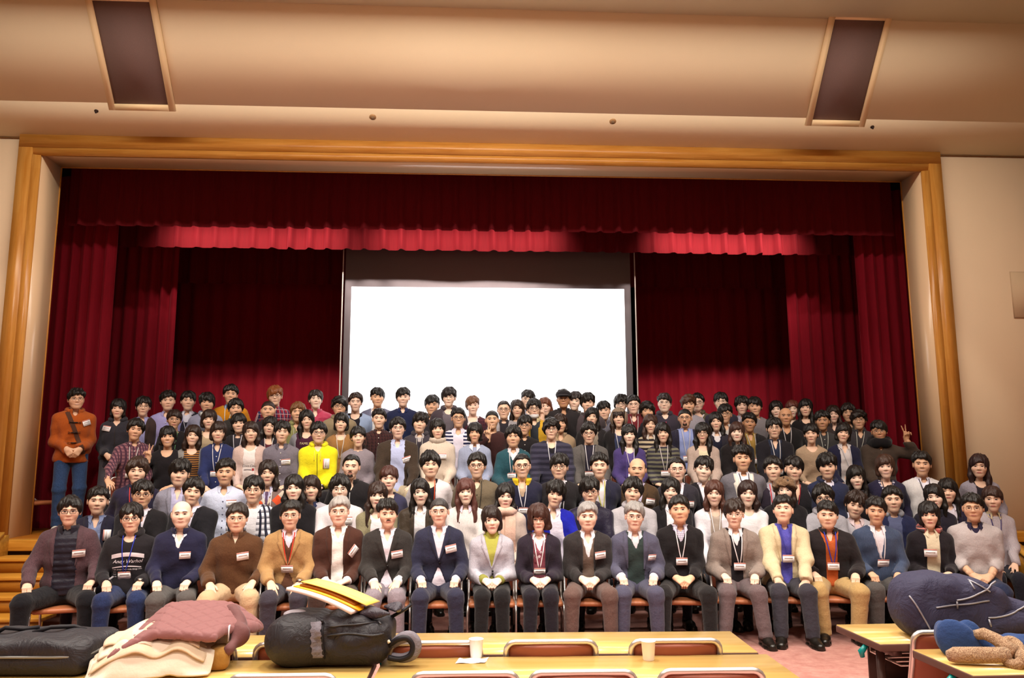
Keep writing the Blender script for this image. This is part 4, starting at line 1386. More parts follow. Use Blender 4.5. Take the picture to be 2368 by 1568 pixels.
    if o.get('scarf'):
        sm = o['scarf']
        a = np.linspace(0, 2 * math.pi, 25)[:-1]
        big = o.get('scarfr', .040)
        pts = np.stack([nb[0] + .085 * np.cos(a), nb[1] - .012 + .085 * np.sin(a), nb[2] + .022 - .012 * np.sin(a) * -1 + .008 * np.sin(3 * a)], 1)
        mb = MB().tube(pts, big + .006 * np.sin(5 * a), 10, True)
        ob = mb.build('scarf', sm, root, True)
        if o.get('scarfend'):
            for dx in o['scarfend']:
                zz = np.linspace(nb[2], nb[2] - .33, 12)
                xs = np.full(12, dx)
                y = np.nan_to_num(front(fulls, xs, zz), nan=-.14)
                V = []
                for i in range(12):
                    for u in (-1, -.5, 0, .5, 1):
                        V.append((dx + u * .05, y[i] - .014 - .008 * math.cos(u * 3.1), zz[i]))
                part_o = obj('scarf_end', mk_mesh('scarf_end', V, grid_faces(12, 5), mats=[sm]), root)
                fr_ = MB()
                for u in np.linspace(-1, 1, 12):
                    fr_.tube([(dx + u * .05, y[-1] - .016, zz[-1]), (dx + u * .053, y[-1] - .014, zz[-1] - .045)], .002, 4)
                fr_.build('fringe', sm, part_o)
    return ctx
# ================================================================ the people
F = fabric
B, DB, BR, LB, GR = '17120f', '291a13', '47291a', '80502a', '96918d'
WH = lambda: F('e6e2e8'); 
_cnt = {}
def pp(row, px, py, label, sex, hair, hcol, skin, top, inner=(), legs='1c1c22', **o):
    _cnt[row] = _cnt.get(row, 0) + 1
    if row in (5, 6):
        o.setdefault('dy', .13 * (_cnt[row] % 2) - .05)
        o.setdefault('sw', .95)
    return person(row, px, py, label, sex, hair, hcol, skin, top, inner, legs, **o)
NAVY, BLK, WHT = '23263f', '17151a', 'e8e4ea'
BLUE_SH = 'a9b4dc'
# ---- front row
pp(1, 161, 1184, 'man in mauve brown blazer over navy quilted vest, far left of front row', 'm', 'fringe', B, 'm', ('openblazer', F('5a4248', 'heather', '4a363c')), [('quilt', F('24222e', rough=.45))], '15151a',
   gl='k', hands='fists', ks=.24, fat=1.10, badge=(.105, .20, 2), k=dict(wo=.085, wt=.08), roll=0)
c134 = pp(1, 304, 1200, 'young man in black hoodie with white printed lettering and blue lanyard', 'm', 'fringe', B, 'm', ('hoodie', F('211e22')), [], F('27345c', 'heather', '1d2848'), gl='k', hands='fists', ks=.13, lan=('2c3ca8', -.02, .33), watch=1, strings=0)
pp(1, 420, 1190, 'bald smiling man in navy zip sweater over white collar, hands on knees', 'm', 'bald', B, 'l', ('halfzip', F('22223c')), [('openshirt', WH())], '54504e', hands='fists', smile=1, badge=(.055, .20, 0, .9), k=dict(v=.17, wt=.05), lean=.02, ks=.12)
pp(1, 548, 1200, 'man with glasses in brown half-zip sweater and pale beige trousers', 'm', 'side', '2c2420', 'm', ('halfzip', F('5a3c26', 'heather', '50341f')), [], 'c4a884', gl='t', hands='knees', fat=1.12, ks=.17, badge=(.07, .17, 6), k=dict(v=.07, wt=.025))
pp(1, 671, 1193, 'man in tan blazer over brown vest with bright red lanyard', 'm', 'side', '1c1814', 'm', ('blazer', F('ab8658', 'heather', 'a07c50')), [('v', F('5c3c2c')), ('shirt', F('e0c8d8'))], '3a3640', gl='t', hands='knees', lan=('d83a2a', .0, .30), cuff=None, watch=1, ks=.12)
pp(1, 784, 1184, 'grey haired man in brown corduroy blazer and plain white shirt', 'm', 'side', GR, 'p', ('openblazer', F('4a2c22', 'cord', '38201a')), [('openshirt', F('eceae6'))], '40302a', gl='t', hands='lap', cuff='eeeaf0', badge=(.125, .19, 48), ks=.14, k=dict(wo=.05))
pp(1, 897, 1190, 'man with moustache in charcoal blazer and light grey trousers', 'm', 'spiky', B, 'm', ('blazer', F('34302e', 'heather', '2a2726')), [('openshirt', F('e4dce8'))], F('8a8088', 'heather', '7a7078'), hands='knees', cuff='eeeaf0', badge=(.085, .19, 8), beard=1, ks=.10)
pp(1, 1016, 1184, 'short haired man in dark navy suit with white open shirt, centre of front row', 'm', 'buzz', '3a3736', 'p', ('blazer', F('2b2c42', 'heather', '252638')), [('openshirt', F('e6e0ee'))], '2c2d40', gl='t', hands='fists', cuff='eeeaf4', badge=(.10, .17, 10), ks=.15, var=2)
pp(1, 1137, 1204, 'woman in pale grey blazer over yellow green turtleneck', 'f', 'bob', '241712', 'l', ('openblazer', F('b9b6c0', 'heather', 'a9a6b2')), [('turtle', F('a9a94e'))], '1b1a1c', hands='clasp', gl=None) if False else \
pp(1, 1137, 1204, 'woman in pale grey blazer over yellow green turtleneck', 'f', 'bob', '241712', 'l', ('blazer', F('b9b6c0', 'heather', 'a9a6b2')), [('turtle', F('a9a94e'))], '1b1a1c', hands='clasp', cuff='8a8a40')
pp(1, 1246, 1202, 'woman with bushy brown bob in dark navy jacket and white blouse collar', 'f', 'bushy', '3a2018', 'p', ('openblazer', F('28202c')), [('v', F('8a4a58', 'floral', 'd8c8d0', '5a1c28')), ('shirt', F('f0ecf0'))], '1f1c24', gl='t', hands='clasp', lan=('f0ecf0', .0, .30), cgap=30)
pp(1, 1358, 1196, 'grey haired man in charcoal jacket with brown cardigan and brown trousers', 'm', 'side', '8e8a88', 'p', ('openblazer', F('332e2e', 'heather', '282526')), [('deepv', F('6a5a50')), ('openshirt', F('e8e4ec'))], F('66504a', 'heather', '5a4640'), hands='clasp', badge=(.10, .18, 6), ks=.16, k=dict(wo=.05))
pp(1, 1467, 1196, 'grey haired man with glasses in slate blue suit and green vest', 'm', 'short', '8c8885', 'p', ('openblazer', F('555468', 'heather', '4c4b5e')), [('v', F('2f3c3a')), ('shirt', F('d4ccd4'))], F('4f4e60', 'heather', '46455a'), gl='t', hands='fists', cuff='e4e0ea', badge=(.135, .20, 0, .8), ks=.14, k=dict(wo=.07, wt=.075))
pp(1, 1571, 1181, 'man in black V-neck sweater with white lanyard and clasped hands', 'm', 'side', B, 't', ('vneck', F('1c191b')), [('shirt', F('d8d0dc', 'pin', '8a80a0'))], '211f20', hands='clasp', lan=('f0ecf2', .0, .30), ks=.19, roll=-4, pit=4)
pp(1, 1698, 1190, 'man with glasses in taupe blazer over black sweater, greyish trousers', 'm', 'fringe', DB, 'p', ('openblazer', F('8e8078', 'heather', '80726a')), [('v', F('201c20')), ('shirt', F('e6dce0'))], F('6a5a5c', 'heather', '5e5052'), gl='t', hands='fists', lan=('f0ecf0', .02, .31), ks=.13, k=dict(wo=.05), fs=.03, fy=.05)
pp(1, 1811, 1180, 'man in cream jacket over bright blue shirt, chin raised, hands on knees', 'm', 'short', B, 'm', ('openblazer', F('cfbf9c', 'heather', 'c6b692')), [('shirt', F('4c48a4', 'heather', '5a58b0'))], '35323a', hands='drape', lan=('3c3c9c', .01, .28), pit=9, ks=.12, fat=1.05, fy=.08, k=dict(wo=.045))
pp(1, 1914, 1193, 'man in black fleece jacket over orange shirt with khaki trousers', 'm', 'short', B, 'm', ('opencoat', F('231d1f')), [('openshirt', F('b4582a'))], F('b89a68', 'heather', 'ac8e5c'), hands='fists', lan=('2c3cb0', .01, .30), fat=1.12, ks=.17, fs=-.04)
pp(1, 2026, 1184, 'man in blue grey cardigan with white lanyard and white shirt', 'm', 'short', B, 't', ('card', F('44506a', 'knit', '39455e')), [('shirt', F('e2dce4'))], F('54504e', 'heather', '4a4644'), hands='fists', lan=('efe9ef', .02, .31), ks=.11, roll=3)
pp(1, 2149, 1193, 'woman with black bob in black hooded coat with pink lining', 'f', 'bob', B, 'm', ('openhood', F('201b20')), [('shirt', F('d8ccb0'))], '40262e', hands='lap', badge=(-.03, .19, 0, 1.05), hoodmat=F('b8605e', 'plaid', '40383c', 'e0887a', sc=1.6), strings=0)
pp(1, 2250, 1176, 'man with glasses in light grey V-neck sweater at far right of front row', 'm', 'short', B, 't', ('vneck', F('b9b0b0', 'heather', 'ada4a4')), [('shirt', F('29243c'))], F('2c3450', 'heather', '20283f'), gl='t', hands='clasp', fat=1.12, sleeve=.55, dy=-.1, k=dict(v=.09), by=-6, lvox=.02, collar=F('29243c'))
# ---- second row
pp(2, 226, 1160, 'serious young man in navy blazer over blue denim shirt behind front row', 'm', 'short', B, 'm', ('openblazer', F('211f30')), [('openshirt', F('7c88ac', 'heather', '6c789c'))], '22222c', badge=(.11, .16, 88))
pp(2, 329, 1145, 'man with glasses in black suit and tie behind the black hoodie', 'm', 'fringe', B, 't', ('blazer', F('1e1b1e')), [('shirt', F('dcd4e0'))], '1c1a1c', gl='k', tie=F('1c2030'))
pp(2, 446, 1139, 'young man in black suit and striped tie behind the bald man', 'm', 'fringe', B, 'm', ('blazer', F('1c1b20')), [('shirt', F('d8d2e4'))], '1c1a1c', tie=F('30303c', 'stripe', 'b0b0b8', sc=.5), roll=8, by=-20)
pp(2, 586, 1135, 'young man with glasses in black and white plaid shirt', 'm', 'fringe', B, 'm', ('openblazer', F('dcdce6', 'plaid', '2a2a3c', '15151f', sc=1.1)), [('tee', F('d8d6dc'))], '22222c', gl='t', lapel=0, k=dict(lapel=0, wo=.035, v=.2))
pp(2, 680, 1131, 'woman with long dark hair in plain black jacket behind tan blazer', 'f', 'parted', B, 'l', ('coat', F('171418')), [], '1c1a1c', smile=1)
pp(2, 720, 1131, 'woman with brown bangs in navy collar and pale grey top', 'f', 'bob', DB, 'm', ('sweater', F('b4b0ba')), [], '22222c', collar=F('2a3050'), dy=.28, smile=1)
pp(2, 786, 1133, 'person with glasses in fluffy white sweater behind grey haired man', 'm', 'mop', B, 'l', ('sweater', F('e0d8dc', 'knit', 'd4ccd0')), [], '22222c', gl='t', badge=(.08, .14, 0), dy=.05)
pp(2, 873, 1148, 'woman with long brown hair in khaki parka behind moustached man', 'f', 'longbangs', '2e1d16', 'l', ('openhood', F('8c8468', 'heather', '7c745a')), [('scoop', F('e0d4d8'))], '22222c', smile=1, roll=3)
pp(2, 972, 1140, 'woman with long straight black hair in dark brown leather jacket', 'f', 'long', B, 'l', ('openblazer', F('3a3026', rough=.4)), [('shirt', F('dcd8dc'))], '22222c', smile=1)
pp(2, 1077, 1139, 'woman with reddish brown hair and bangs in white cable sweater', 'f', 'longbangs', '54302a', 'l', ('sweater', F('e2dad8', 'knit', 'd0c8c6')), [], '22222c', collar=F('d8c0d0'), dy=.06)
pp(2, 1168, 1150, 'woman in pale pink fringed scarf behind the grey blazer woman', 'f', 'parted', B, 'p', ('opencoat', F('c4b0a4')), [], '22222c', scarf=F('e2bcaa', 'heather', 'd4ac9a'), scarfend=(.05,), scarfr=.042, hands='lap')
pp(2, 1285, 1145, 'man in vivid royal blue jacket leaning in over white shirt', 'm', 'mop', B, 'm', ('openblazer', F('1c22a8', 'heather', '181c94')), [('openshirt', F('dcd4e4'))], '22222c', roll=10, lean=-.06, nx=-.03, lapel=0, k=dict(lapel=0))
pp(2, 1364, 1139, 'man with dark glasses in shiny navy windbreaker', 'm', 'mop', B, 'm', ('ziphood', F('242032', rough=.4)), [('shirt', F('8a8ca0'))], '22222c', gl='r', strings=0)
pp(2, 1463, 1139, 'young man in light grey hoodie between navy windbreaker and black jacket', 'm', 'mop', B, 'm', ('hoodie', F('b2aeb4', 'heather', 'a8a4aa')), [], '22222c', roll=6, strings=0)
pp(2, 1551, 1137, 'woman in black jacket over white blouse behind slate blue suit', 'f', 'parted', B, 'l', ('openblazer', F('1d1a1e')), [('openshirt', F('e6e0e8'))], '22222c', dy=.05)
pp(2, 1652, 1143, 'woman with brown hair in white cardigan and beige top with white lanyard', 'f', 'shoulder', '4a2a20', 'p', ('opencard', F('dcd8e0')), [('scoop', F('a8988c'))], '22222c', smile=2, lan=('e8e4e8', .0, .34))
pp(2, 1729, 1143, 'woman with dark shoulder hair in plain white top', 'f', 'shoulder', '2c1a16', 'l', ('scoop', F('eae6ea')), [], '22222c', smile=1)
c126 = pp(2, 1815, 1135, 'woman in fluffy brown fur hat and black coat', 'f', 'shoulder', DB, 'l', ('coat', F('1a171a')), [], '22222c', smile=1, dy=.1)
pp(2, 1905, 1154, 'young man with glasses in grey hooded jacket behind black fleece man', 'm', 'mop', B, 'm', ('openhood', F('a8a6ae', 'heather', '9c9aa2')), [('tee', F('5a5a64'))], '22222c', gl='k', strings=0, roll=-6)
pp(2, 1978, 1169, 'young man with brown mop hair leaning in, pink collar and grey vest', 'm', 'mop', DB, 'm', ('vneck', F('b8b4bc')), [('shirt', F('d8c0c4'))], '22222c', roll=12, lean=-.05, collar=F('dcc8cc'), pit=-6)
pp(2, 2064, 1157, 'boyish man in navy hooded jacket with grey hood lining', 'm', 'short', B, 'm', ('openhood', F('1e2242')), [('tee', F('565c7c'))], '22222c', hoodmat=F('8c8c94'), smile=1, strings=0)
pp(2, 2161, 1151, 'woman with long black hair just behind the pink lined coat', 'f', 'parted', B, 'l', ('coat', F('221e2a')), [], '22222c', smile=1, dy=.05, roll=-4)
pp(2, 2193, 1137, 'woman with long black bangs in white shirt collar near right wall', 'f', 'longbangs', B, 'm', ('openblazer', F('282238')), [('shirt', F('d8d0dc'))], '22222c', dy=.3)
pp(2, 2296, 1156, 'woman with brown hair in pale grey knit and beige collar at right end', 'f', 'tied', '3a2620', 'm', ('sweater', F('b4aab0', 'knit', 'a69ca2')), [], '22222c', collar=F('b8a888'), lan=('40386a', .0, .30, 0), dy=.0)
# ---- third row, standing on the floor
pp(3, 317, 1092, 'young man with messy brown hair in navy jacket and red lanyard', 'm', 'mop', '34231b', 'm', ('opencoat', F('27223a')), [('tee', F('332c48'))], '22222c', lan=('c83c34', .0, .36, 0))
pp(3, 415, 1096, 'man in light grey jacket and lavender shirt, no tie', 'm', 'mop', B, 'm', ('openblazer', F('8e8c9c', 'heather', '82808f')), [('openshirt', F('b4b0d0'))], '22222c', roll=6)
pp(3, 521, 1094, 'tanned man in pale blue short shirt with open collar', 'm', 'short', B, 't', ('shirt', F('cdd4ea', 'heather', 'c4cce4')), [], '22222c', k=dict(v=.1, wt=.04), btn='403c60', badge=(.08, .15, 0))
pp(3, 620, 1096, 'woman in argyle sweater with orange diamonds and purple tie', 'f', 'shoulder', '251a16', 'm', ('vneck', F('75605c', 'argyle', 'd0502c', 'bcb0a0')), [('shirt', F('b4b0cc'))], '22222c', tie=F('5a4460'), lan=('e0dce0', .02, .36, 0))
pp(3, 812, 1081, 'goateed man with slick hair in black zip jacket', 'm', 'receding', B, 'm', ('coat', F('1b181b')), [], '22222c', beard=2, roll=2, zipc='c8c8c8', smile=1)
pp(3, 899, 1109, 'woman with short brown hair in plain navy top', 'f', 'tied', '44251e', 'p', ('scoop', F('35344e')), [], '22222c', smile=1)
pp(3, 995, 1077, 'tall man with long black hair in white varsity cardigan over black shirt', 'm', 'mop', B, 'm', ('opencard', F('d4ccd0')), [('scoop', F('1b1820'))], '22222c', lan=('d8502c', .03, .33, 0), roll=-2)
pp(3, 1103, 1079, 'smiling man with glasses in olive work jacket', 'm', 'side', B, 'm', ('shirt', F('6e6250', 'heather', '645846')), [], '22222c', gl='n', smile=2, fat=1.12, k=dict(v=.1, wt=.04, infl=.02), btn='4a4234', lan=('2a2622', .02, .3, 0))
pp(3, 1207, 1079, 'man with glasses in navy jacket with bright yellow collar', 'm', 'receding', B, 'm', ('opencoat', F('232338')), [('scoop', F('a89078'))], '22222c', gl='n', smile=2, k=dict(collar=0, wo=.0, v=.17, wt=.062, stand=F('f0cc20'), flare=.05), lan=('e8e4ec', .01, .30))
pp(3, 1293, 1081, 'man with glasses in black suit jacket and open white collar', 'm', 'fringe', B, 'm', ('blazer', F('211d20')), [('openshirt', F('e6e2ec'))], '22222c', gl='n', lan=('eeeaee', .02, .36, 0))
pp(3, 1386, 1079, 'man in dark navy jacket with yellow green lanyard', 'm', 'short', B, 'm', ('openblazer', F('232236')), [('openshirt', F('cfc8d0')), ], '22222c', lan=('b8b83c', .02, .30, 0), fat=1.05)
pp(3, 1474, 1087, 'balding tanned man in brown tweed blazer with name tag', 'm', 'balding', B, 't', ('blazer', F('4e3a26', 'heather', '42301e')), [('openshirt', F('c4bcd8'))], '22222c', smile=1, badge=(.11, .17, -8))
pp(3, 1566, 1087, 'balding man with thin glasses in dark jacket and white shirt', 'm', 'receding', B, 'p', ('blazer', F('332f38', 'heather', '2a2730')), [('openshirt', F('e0d8e4'))], '22222c', gl='t', badge=(.10, .20, 0))
pp(3, 1627, 1087, 'smiling man with fringe in black suit left of white trimmed blazer', 'm', 'fringe', B, 'l', ('blazer', F('1f1c22')), [('shirt', F('e0dce8'))], '22222c', smile=2, roll=8, dy=.1)
pp(3, 1717, 1062, 'tall man in grey blazer with white piping on the lapels', 'm', 'spiky', B, 't', ('openblazer', F('6e6a72', 'heather', '626068')), [('shirt', F('e8e6f0'))], '22222c', lapelmat=F('dcd6cc'), lan=('24202c', .02, .3, 0), fat=1.04)
pp(3, 1788, 1087, 'man in dark cardigan with red and white edge stripe', 'm', 'short', B, 'm', ('opencard', F('2c2430')), [('openshirt', F('b0acb8'))], '22222c', lan=('d83038', -.02, .36, 0))
pp(3, 1836, 1087, 'man in low black V-neck with thin red trim behind fur hat', 'm', 'fringe', B, 'm', ('vneck', F('221f24')), [], '22222c', k=dict(v=.22, wt=.06), lan=('a02830', .0, .26, 0), dy=.14, smile=1, roll=4)
pp(3, 1913, 1081, 'man in navy hooded vest over white sleeves', 'm', 'mop', B, 'm', ('openhood', F('272c48')), [('sleeves', F('e2deee'))], '22222c', k=dict(nosleeve=1, wo=.0, v=.08, wt=.04), hoodmat=F('2c3048'), strings=0)
pp(3, 1980, 1107, 'woman with thick black bangs in dark patterned coat', 'f', 'longbangs', B, 'l', ('coat', F('221c20')), [], '22222c', dy=.05)
pp(3, 2047, 1081, 'woman with brown short hair in dark navy jacket with striped top', 'f', 'bob', '3c261c', 'p', ('openblazer', F('242038')), [('scoop', F('c8c4d0', 'stripe', '484460', sc=.6))], '22222c', smile=2, lapel=0, k=dict(lapel=0), lan=('2c2834', .0, .3, 0))
pp(3, 2132, 1075, 'smiling man in white vest and white shirt by the right jamb', 'm', 'short', B, 't', ('vneck', F('dcd8d8', 'knit', 'ccc8c8')), [('shirt', F('e0dce8'))], '22222c', smile=2, lan=('2a2434', .01, .26, 0), k=dict(v=.12, wt=.055))
pp(3, 2264, 1080, 'woman with very long dark hair in grey cardigan against the wall', 'f', 'long', '2c1a1a', 'm', ('opencard', F('9a94a0', 'heather', '8c8692')), [('scoop', F('2a242c'))], '22222c', dy=.1)
# ---- seated along the stage edge
pp(4, 313, 996, 'young man in maroon plaid shirt with white lanyard, left of stage row', 'm', 'fringe', B, 't', ('shirt', F('8a5e66', 'plaid', '40283a', '5a3a48', sc=.75)), [], F('3c4a5c'), roll=8, by=12, lan=('d8d0d0', -.03, .36), lh=('knees', (-.26, -.30, .62)))
pp(4, 388, 1012, 'smiling woman in black top making finger signs', 'f', 'bob', B, 't', ('widescoop', F('1c181c')), [], '1c1a1e', smile=2, lh=('v', (-.16, -.20, .86)), rh='lap')
pp(4, 446, 1009, 'smiling woman in grey cardigan over brown and black striped top', 'f', 'shoulder', DB, 'm', ('opencard', F('8c8a88', 'heather', '7e7c7a')), [('scoop', F('a06c34', 'stripe', '2c2028', sc=.5))], '1c1a1e', smile=2, roll=5, dy=.06, k=dict(wo=.075))
pp(4, 505, 1001, 'woman in navy blue cardigan with white lanyard seated on stage', 'f', 'bob', DB, 'm', ('shirt', F('2a3260', 'heather', '242c54')), [], 'b8a890', lan=('d8d4dc', -.01, .33), smile=1, k=dict(v=.10, wt=.04, infl=.014))
c57 = pp(4, 580, 1001, 'woman in pale pink cardigan over white printed shirt', 'f', 'shoulder', DB, 'm', ('opencard', F('cdb4ac', 'heather', 'c2a8a0')), [('scoop', F('e2d8d6'))], '8a6a50', k=dict(wo=.06, wt=.075), hands='lap')
pp(4, 652, 1001, 'young man in plain grey button shirt with chest name tag', 'm', 'fringe', B, 'm', ('shirt', F('77717c', 'heather', '6c6672')), [], '5a4a3a', badge=(.06, .19, 4), collar=F('55505c'), hands='lap')
pp(4, 737, 1003, 'man with glasses in bright yellow zip hoodie', 'm', 'fringe', B, 'm', ('ziphood', F('e8dc22', 'heather', 'e0d41c')), [], '1c1a1e', gl='k', hands='clasp', badge=(.10, .20, 90, 1.1), fat=1.08, strc='e8dc60', zipc='5a5420', watch=1)
pp(4, 828, 1012, 'woman with short black bangs in plain mauve grey sweater', 'f', 'tied', B, 'm', ('sweater', F('8c828a', 'heather', '80767e')), [], '1c1a1e', roll=-3, hands='lap')
pp(4, 920, 992, 'stout man with glasses in dark brown jacket and light blue shirt', 'm', 'fringe', B, 'p', ('openblazer', F('40342a', 'heather', '352a22')), [('openshirt', F('b4bce0'))], 'b4a488', gl='t', fat=1.15, badge=(.11, .21, 18), cuff='c8d0ec', ks=.17, k=dict(wo=.07, lapel=0))
pp(4, 1012, 994, 'woman in thick cream cowl neck sweater', 'f', 'bob', B, 'm', ('turtle', F('d0c0b0', 'knit', 'c4b4a4')), [], 'b0a090', cowl=.04, fat=1.12, badge=(.06, .17, 0, .9), hands='lap')
pp(4, 1098, 1003, 'woman in light blue sweater with white scalloped collar', 'f', 'bob', B, 't', ('sweater', F('98a0b8', 'knit', '8a92ac')), [], '1c1a1e', collar=F('e4e4ee'), cgap=8, hands='lap', cuff='2a4aa0')
pp(4, 1187, 1012, 'young man in teal sweater over white collar', 'm', 'mop', B, 't', ('card', F('28505c', 'heather', '22464f')), [('shirt', F('dcd4dc'))], '1c1a1e', lan=('d8d4d8', -.02, .30), sw=.92, k=dict(v=.14))
pp(4, 1275, 994, 'large man with glasses in navy striped fuzzy cardigan', 'm', 'curly', B, 'm', ('card', F('262434', 'stripe', '3a384a', sc=1.3)), [('scoop', F('1c1a20'))], '1c1a1e', gl='k', fat=1.32, ks=.19, lan=('d8d8e0', -.0, .34, 0), k=dict(v=.16))
pp(4, 1362, 1003, 'man with glasses in grey wool peacoat looking down', 'm', 'fringe', B, 'm', ('openblazer', F('5e5a58', 'heather', '524e4c')), [('tee', F('262230'))], '1c1a1e', gl='r', lan=('d8d4d8', -.01, .32), pit=-5, fat=1.05)
pp(4, 1455, 1007, 'woman with long black hair in purple cardigan', 'f', 'longbangs', B, 'l', ('opencard', F('4a3c74', 'heather', '403468')), [('scoop', F('544682'))], '1c1a1e', lan=('d0c8d8', .02, .34))
pp(4, 1533, 1003, 'woman with long black bangs in green grey striped sweater', 'f', 'longbangs', B, 'm', ('sweater', F('6e6c5a', 'stripe', '34303a', sc=1.0)), [], '1c1a1e', lan=('d0c8c8', .01, .33), hands='lap', fat=1.05)
pp(4, 1625, 1003, 'woman with glasses and long black hair in beige knit cardigan', 'f', 'longbangs', B, 'm', ('opencard', F('b8a49c', 'knit', 'a89488')), [('scoop', F('d0c8a8'))], '1c1a1e', gl='n', smile=1)
pp(4, 1704, 1001, 'woman with brown bangs in black jacket on stage', 'f', 'longbangs', '3c241c', 'l', ('coat', F('1c1718')), [], '1c1a1e', smile=1, dy=.12)
pp(4, 1790, 992, 'young man with glasses in black jacket and denim shirt', 'm', 'fringe', B, 'm', ('openblazer', F('1d1a20')), [('openshirt', F('262c40'))], '1c1a1e', gl='t', lan=('d8d4d8', .02, .38), dy=.1, lapel=0, k=dict(lapel=0))
pp(4, 1876, 1005, 'woman in beige knit top seated at right of stage', 'f', 'tied', B, 'm', ('scoop', F('a89078', 'heather', '9c846c')), [], '2a241e', hands='lap')
pp(4, 1950, 1003, 'woman with tousled hair in navy cardigan and white blouse', 'f', 'bob', B, 'm', ('opencard', F('1c1c34')), [('openshirt', F('c8c0c0'))], '1c1a1e', lan=('c8c8d0', .06, .34), roll=8)
pp(4, 2033, 999, 'man in thick black scarf raising two fingers at right', 'm', 'fringe', B, 'd', ('coat', F('40342c')), [], '1c1a1e', gl='t', scarf=F('100d10'), scarfr=.062, rh=('v', (.27, -.12, 1.06)), smile=1, roll=-3)
# ---- leaning in behind the stage row
pp(5, 403, 972, 'woman with glasses and tied hair in black, behind finger sign woman', 'f', 'tied', DB, 't', ('sweater', F('1c181a')), [], gl='t', lan=('5a8a60', .02, .34, 0))
pp(5, 483, 972, 'woman with bangs in beige top below headphone man', 'f', 'bob', DB, 'm', ('opencard', F('3a2c28')), [('scoop', F('a89478'))])
pp(5, 545, 947, 'young man with dark fringe just in front of mustard sweater', 'm', 'fringe', B, 't', ('coat', F('2c2826')), [], dy=.2)
pp(5, 552, 981, 'smiling woman in black jacket with white lanyard, second stage row', 'f', 'bob', B, 'm', ('openblazer', F('1e1b20')), [('shirt', F('302c34'))], smile=2, lan=('c8c4cc', .0, .3, 0), dy=-.1)
pp(5, 624, 988, 'woman with swept black hair and red necklace behind grey shirt', 'f', 'parted', B, 'm', ('openblazer', F('201c28')), [('scoop', F('5a2630'))], smile=1, roll=8, dy=-.05, lan=('c8c8c8', .0, .34, 0))
pp(5, 620, 950, 'short haired tanned man in dark jacket in front of red plaid', 'm', 'buzz', DB, 't', ('coat', F('261e20')), [], dy=.22)
pp(5, 689, 955, 'light brown haired man in pale green jacket', 'm', 'fringe', '6a4526', 't', ('ziphood', F('8a8a5a')), [], dy=.18)
c60 = pp(5, 709, 973, 'woman with long black hair in grey cardigan and maroon lettered shirt', 'f', 'long', B, 'm', ('opencard', F('8a8890', 'heather', '7e7c84')), [('scoop', F('401c30'))], dy=-.02, k=dict(wo=.09))
pp(5, 789, 979, 'woman with black bob in tan sweater and white lanyard', 'f', 'bob', B, 'm', ('scoop', F('9c7244', 'heather', '8f663a')), [], lan=('d0c8c0', .0, .32, 0), dy=-.05)
pp(5, 785, 942, 'man with wavy hair and glasses in khaki coat with fur hood', 'm', 'curly', B, 't', ('coat', F('8a7a60')), [], gl='k', dy=.25, k=dict(hood=1))
pp(5, 877, 970, 'man in dark maroon plaid shirt behind mauve grey sweater', 'm', 'short', B, 'm', ('shirt', F('3c2224', 'plaid', '221618', '54302c', sc=.8)), [], smile=1)
pp(5, 971, 979, 'young man in charcoal zip hoodie with white strings', 'm', 'mop', B, 'm', ('ziphood', F('3c363e')), [('shirt', F('a8a0a0'))], roll=6, dy=-.02)
pp(5, 1060, 968, 'grinning man with glasses in navy and white striped cardigan', 'm', 'short', B, 't', ('opencard', F('22264a', 'stripe', 'd8d4dc', sc=.9)), [('openshirt', F('d8d0e0'))], gl='k', smile=2)
pp(5, 1138, 972, 'man in maroon shirt holding two fingers under his chin', 'm', 'buzz', B, 't', ('sweater', F('3a2020')), [], smile=2, lh=('v', (-.05, -.22, 1.10)), dy=-.02)
pp(5, 1213, 986, 'man with glasses in black shirt leaning in behind teal sweater', 'm', 'fringe', B, 't', ('shirt', F('1e1a1c')), [], gl='k', roll=5, dy=.02)
c23 = pp(5, 1235, 947, 'person with glasses and white face mask under chin in yellow jacket', 'm', 'fringe', B, 'm', ('opencoat', F('c49a2c')), [('openshirt', F('30343c'))], gl='k', dy=.24, k=dict(stand=F('d8c8a0')))
pp(5, 1296, 981, 'woman in beige coat half hidden behind large man', 'f', 'bob', DB, 't', ('coat', F('9c8468')), [], dy=.16)
c25 = pp(5, 1303, 924, 'man in black flat cap and black winter jacket', 'm', 'short', B, 'd', ('coat', F('262224')), [], gl='t', dy=.42, fat=1.08)
pp(5, 1369, 966, 'woman with black hair in grey and black jacket behind peacoat', 'f', 'parted', B, 'm', ('opencoat', F('221e20')), [('turtle', F('8a7e70'))], dy=.1)
c77 = pp(5, 1431, 968, 'woman in beige hood and black cardigan with white lanyard', 'f', 'longbangs', DB, 'm', ('opencard', F('1e1a1c')), [('scoop', F('343a58'))], lan=('d0ccd0', .0, .3, 0), dy=-.02)
pp(5, 1504, 983, 'woman with long brown hair in cream and black striped sweater', 'f', 'parted', '3a241c', 'm', ('sweater', F('b8a88c', 'stripe', '2c2428', sc=1.1)), [], collar=F('c8c0b8'), dy=.02)
pp(5, 1584, 968, 'shaven headed man with glasses and goatee in blue shirt and navy blazer', 'm', 'buzz', B, 't', ('openblazer', F('232032')), [('shirt', F('8c98c8', 'heather', '808cbc'))], gl='r', beard=2, fat=1.1, lan=('c8c4c8', .0, .36), k=dict(wo=.09), dy=.0)
pp(5, 1656, 977, 'woman with dark swept hair in dark suit and white collar', 'f', 'parted', B, 'm', ('openblazer', F('2c2832')), [('v', F('1c1c2c')), ('shirt', F('d0ccd0'))], dy=.02)
pp(5, 1677, 959, 'man with black glasses in white collar behind dark suit woman', 'm', 'fringe', B, 't', ('openblazer', F('5a544c')), [('openshirt', F('c8c4c0'))], gl='k', dy=.26)
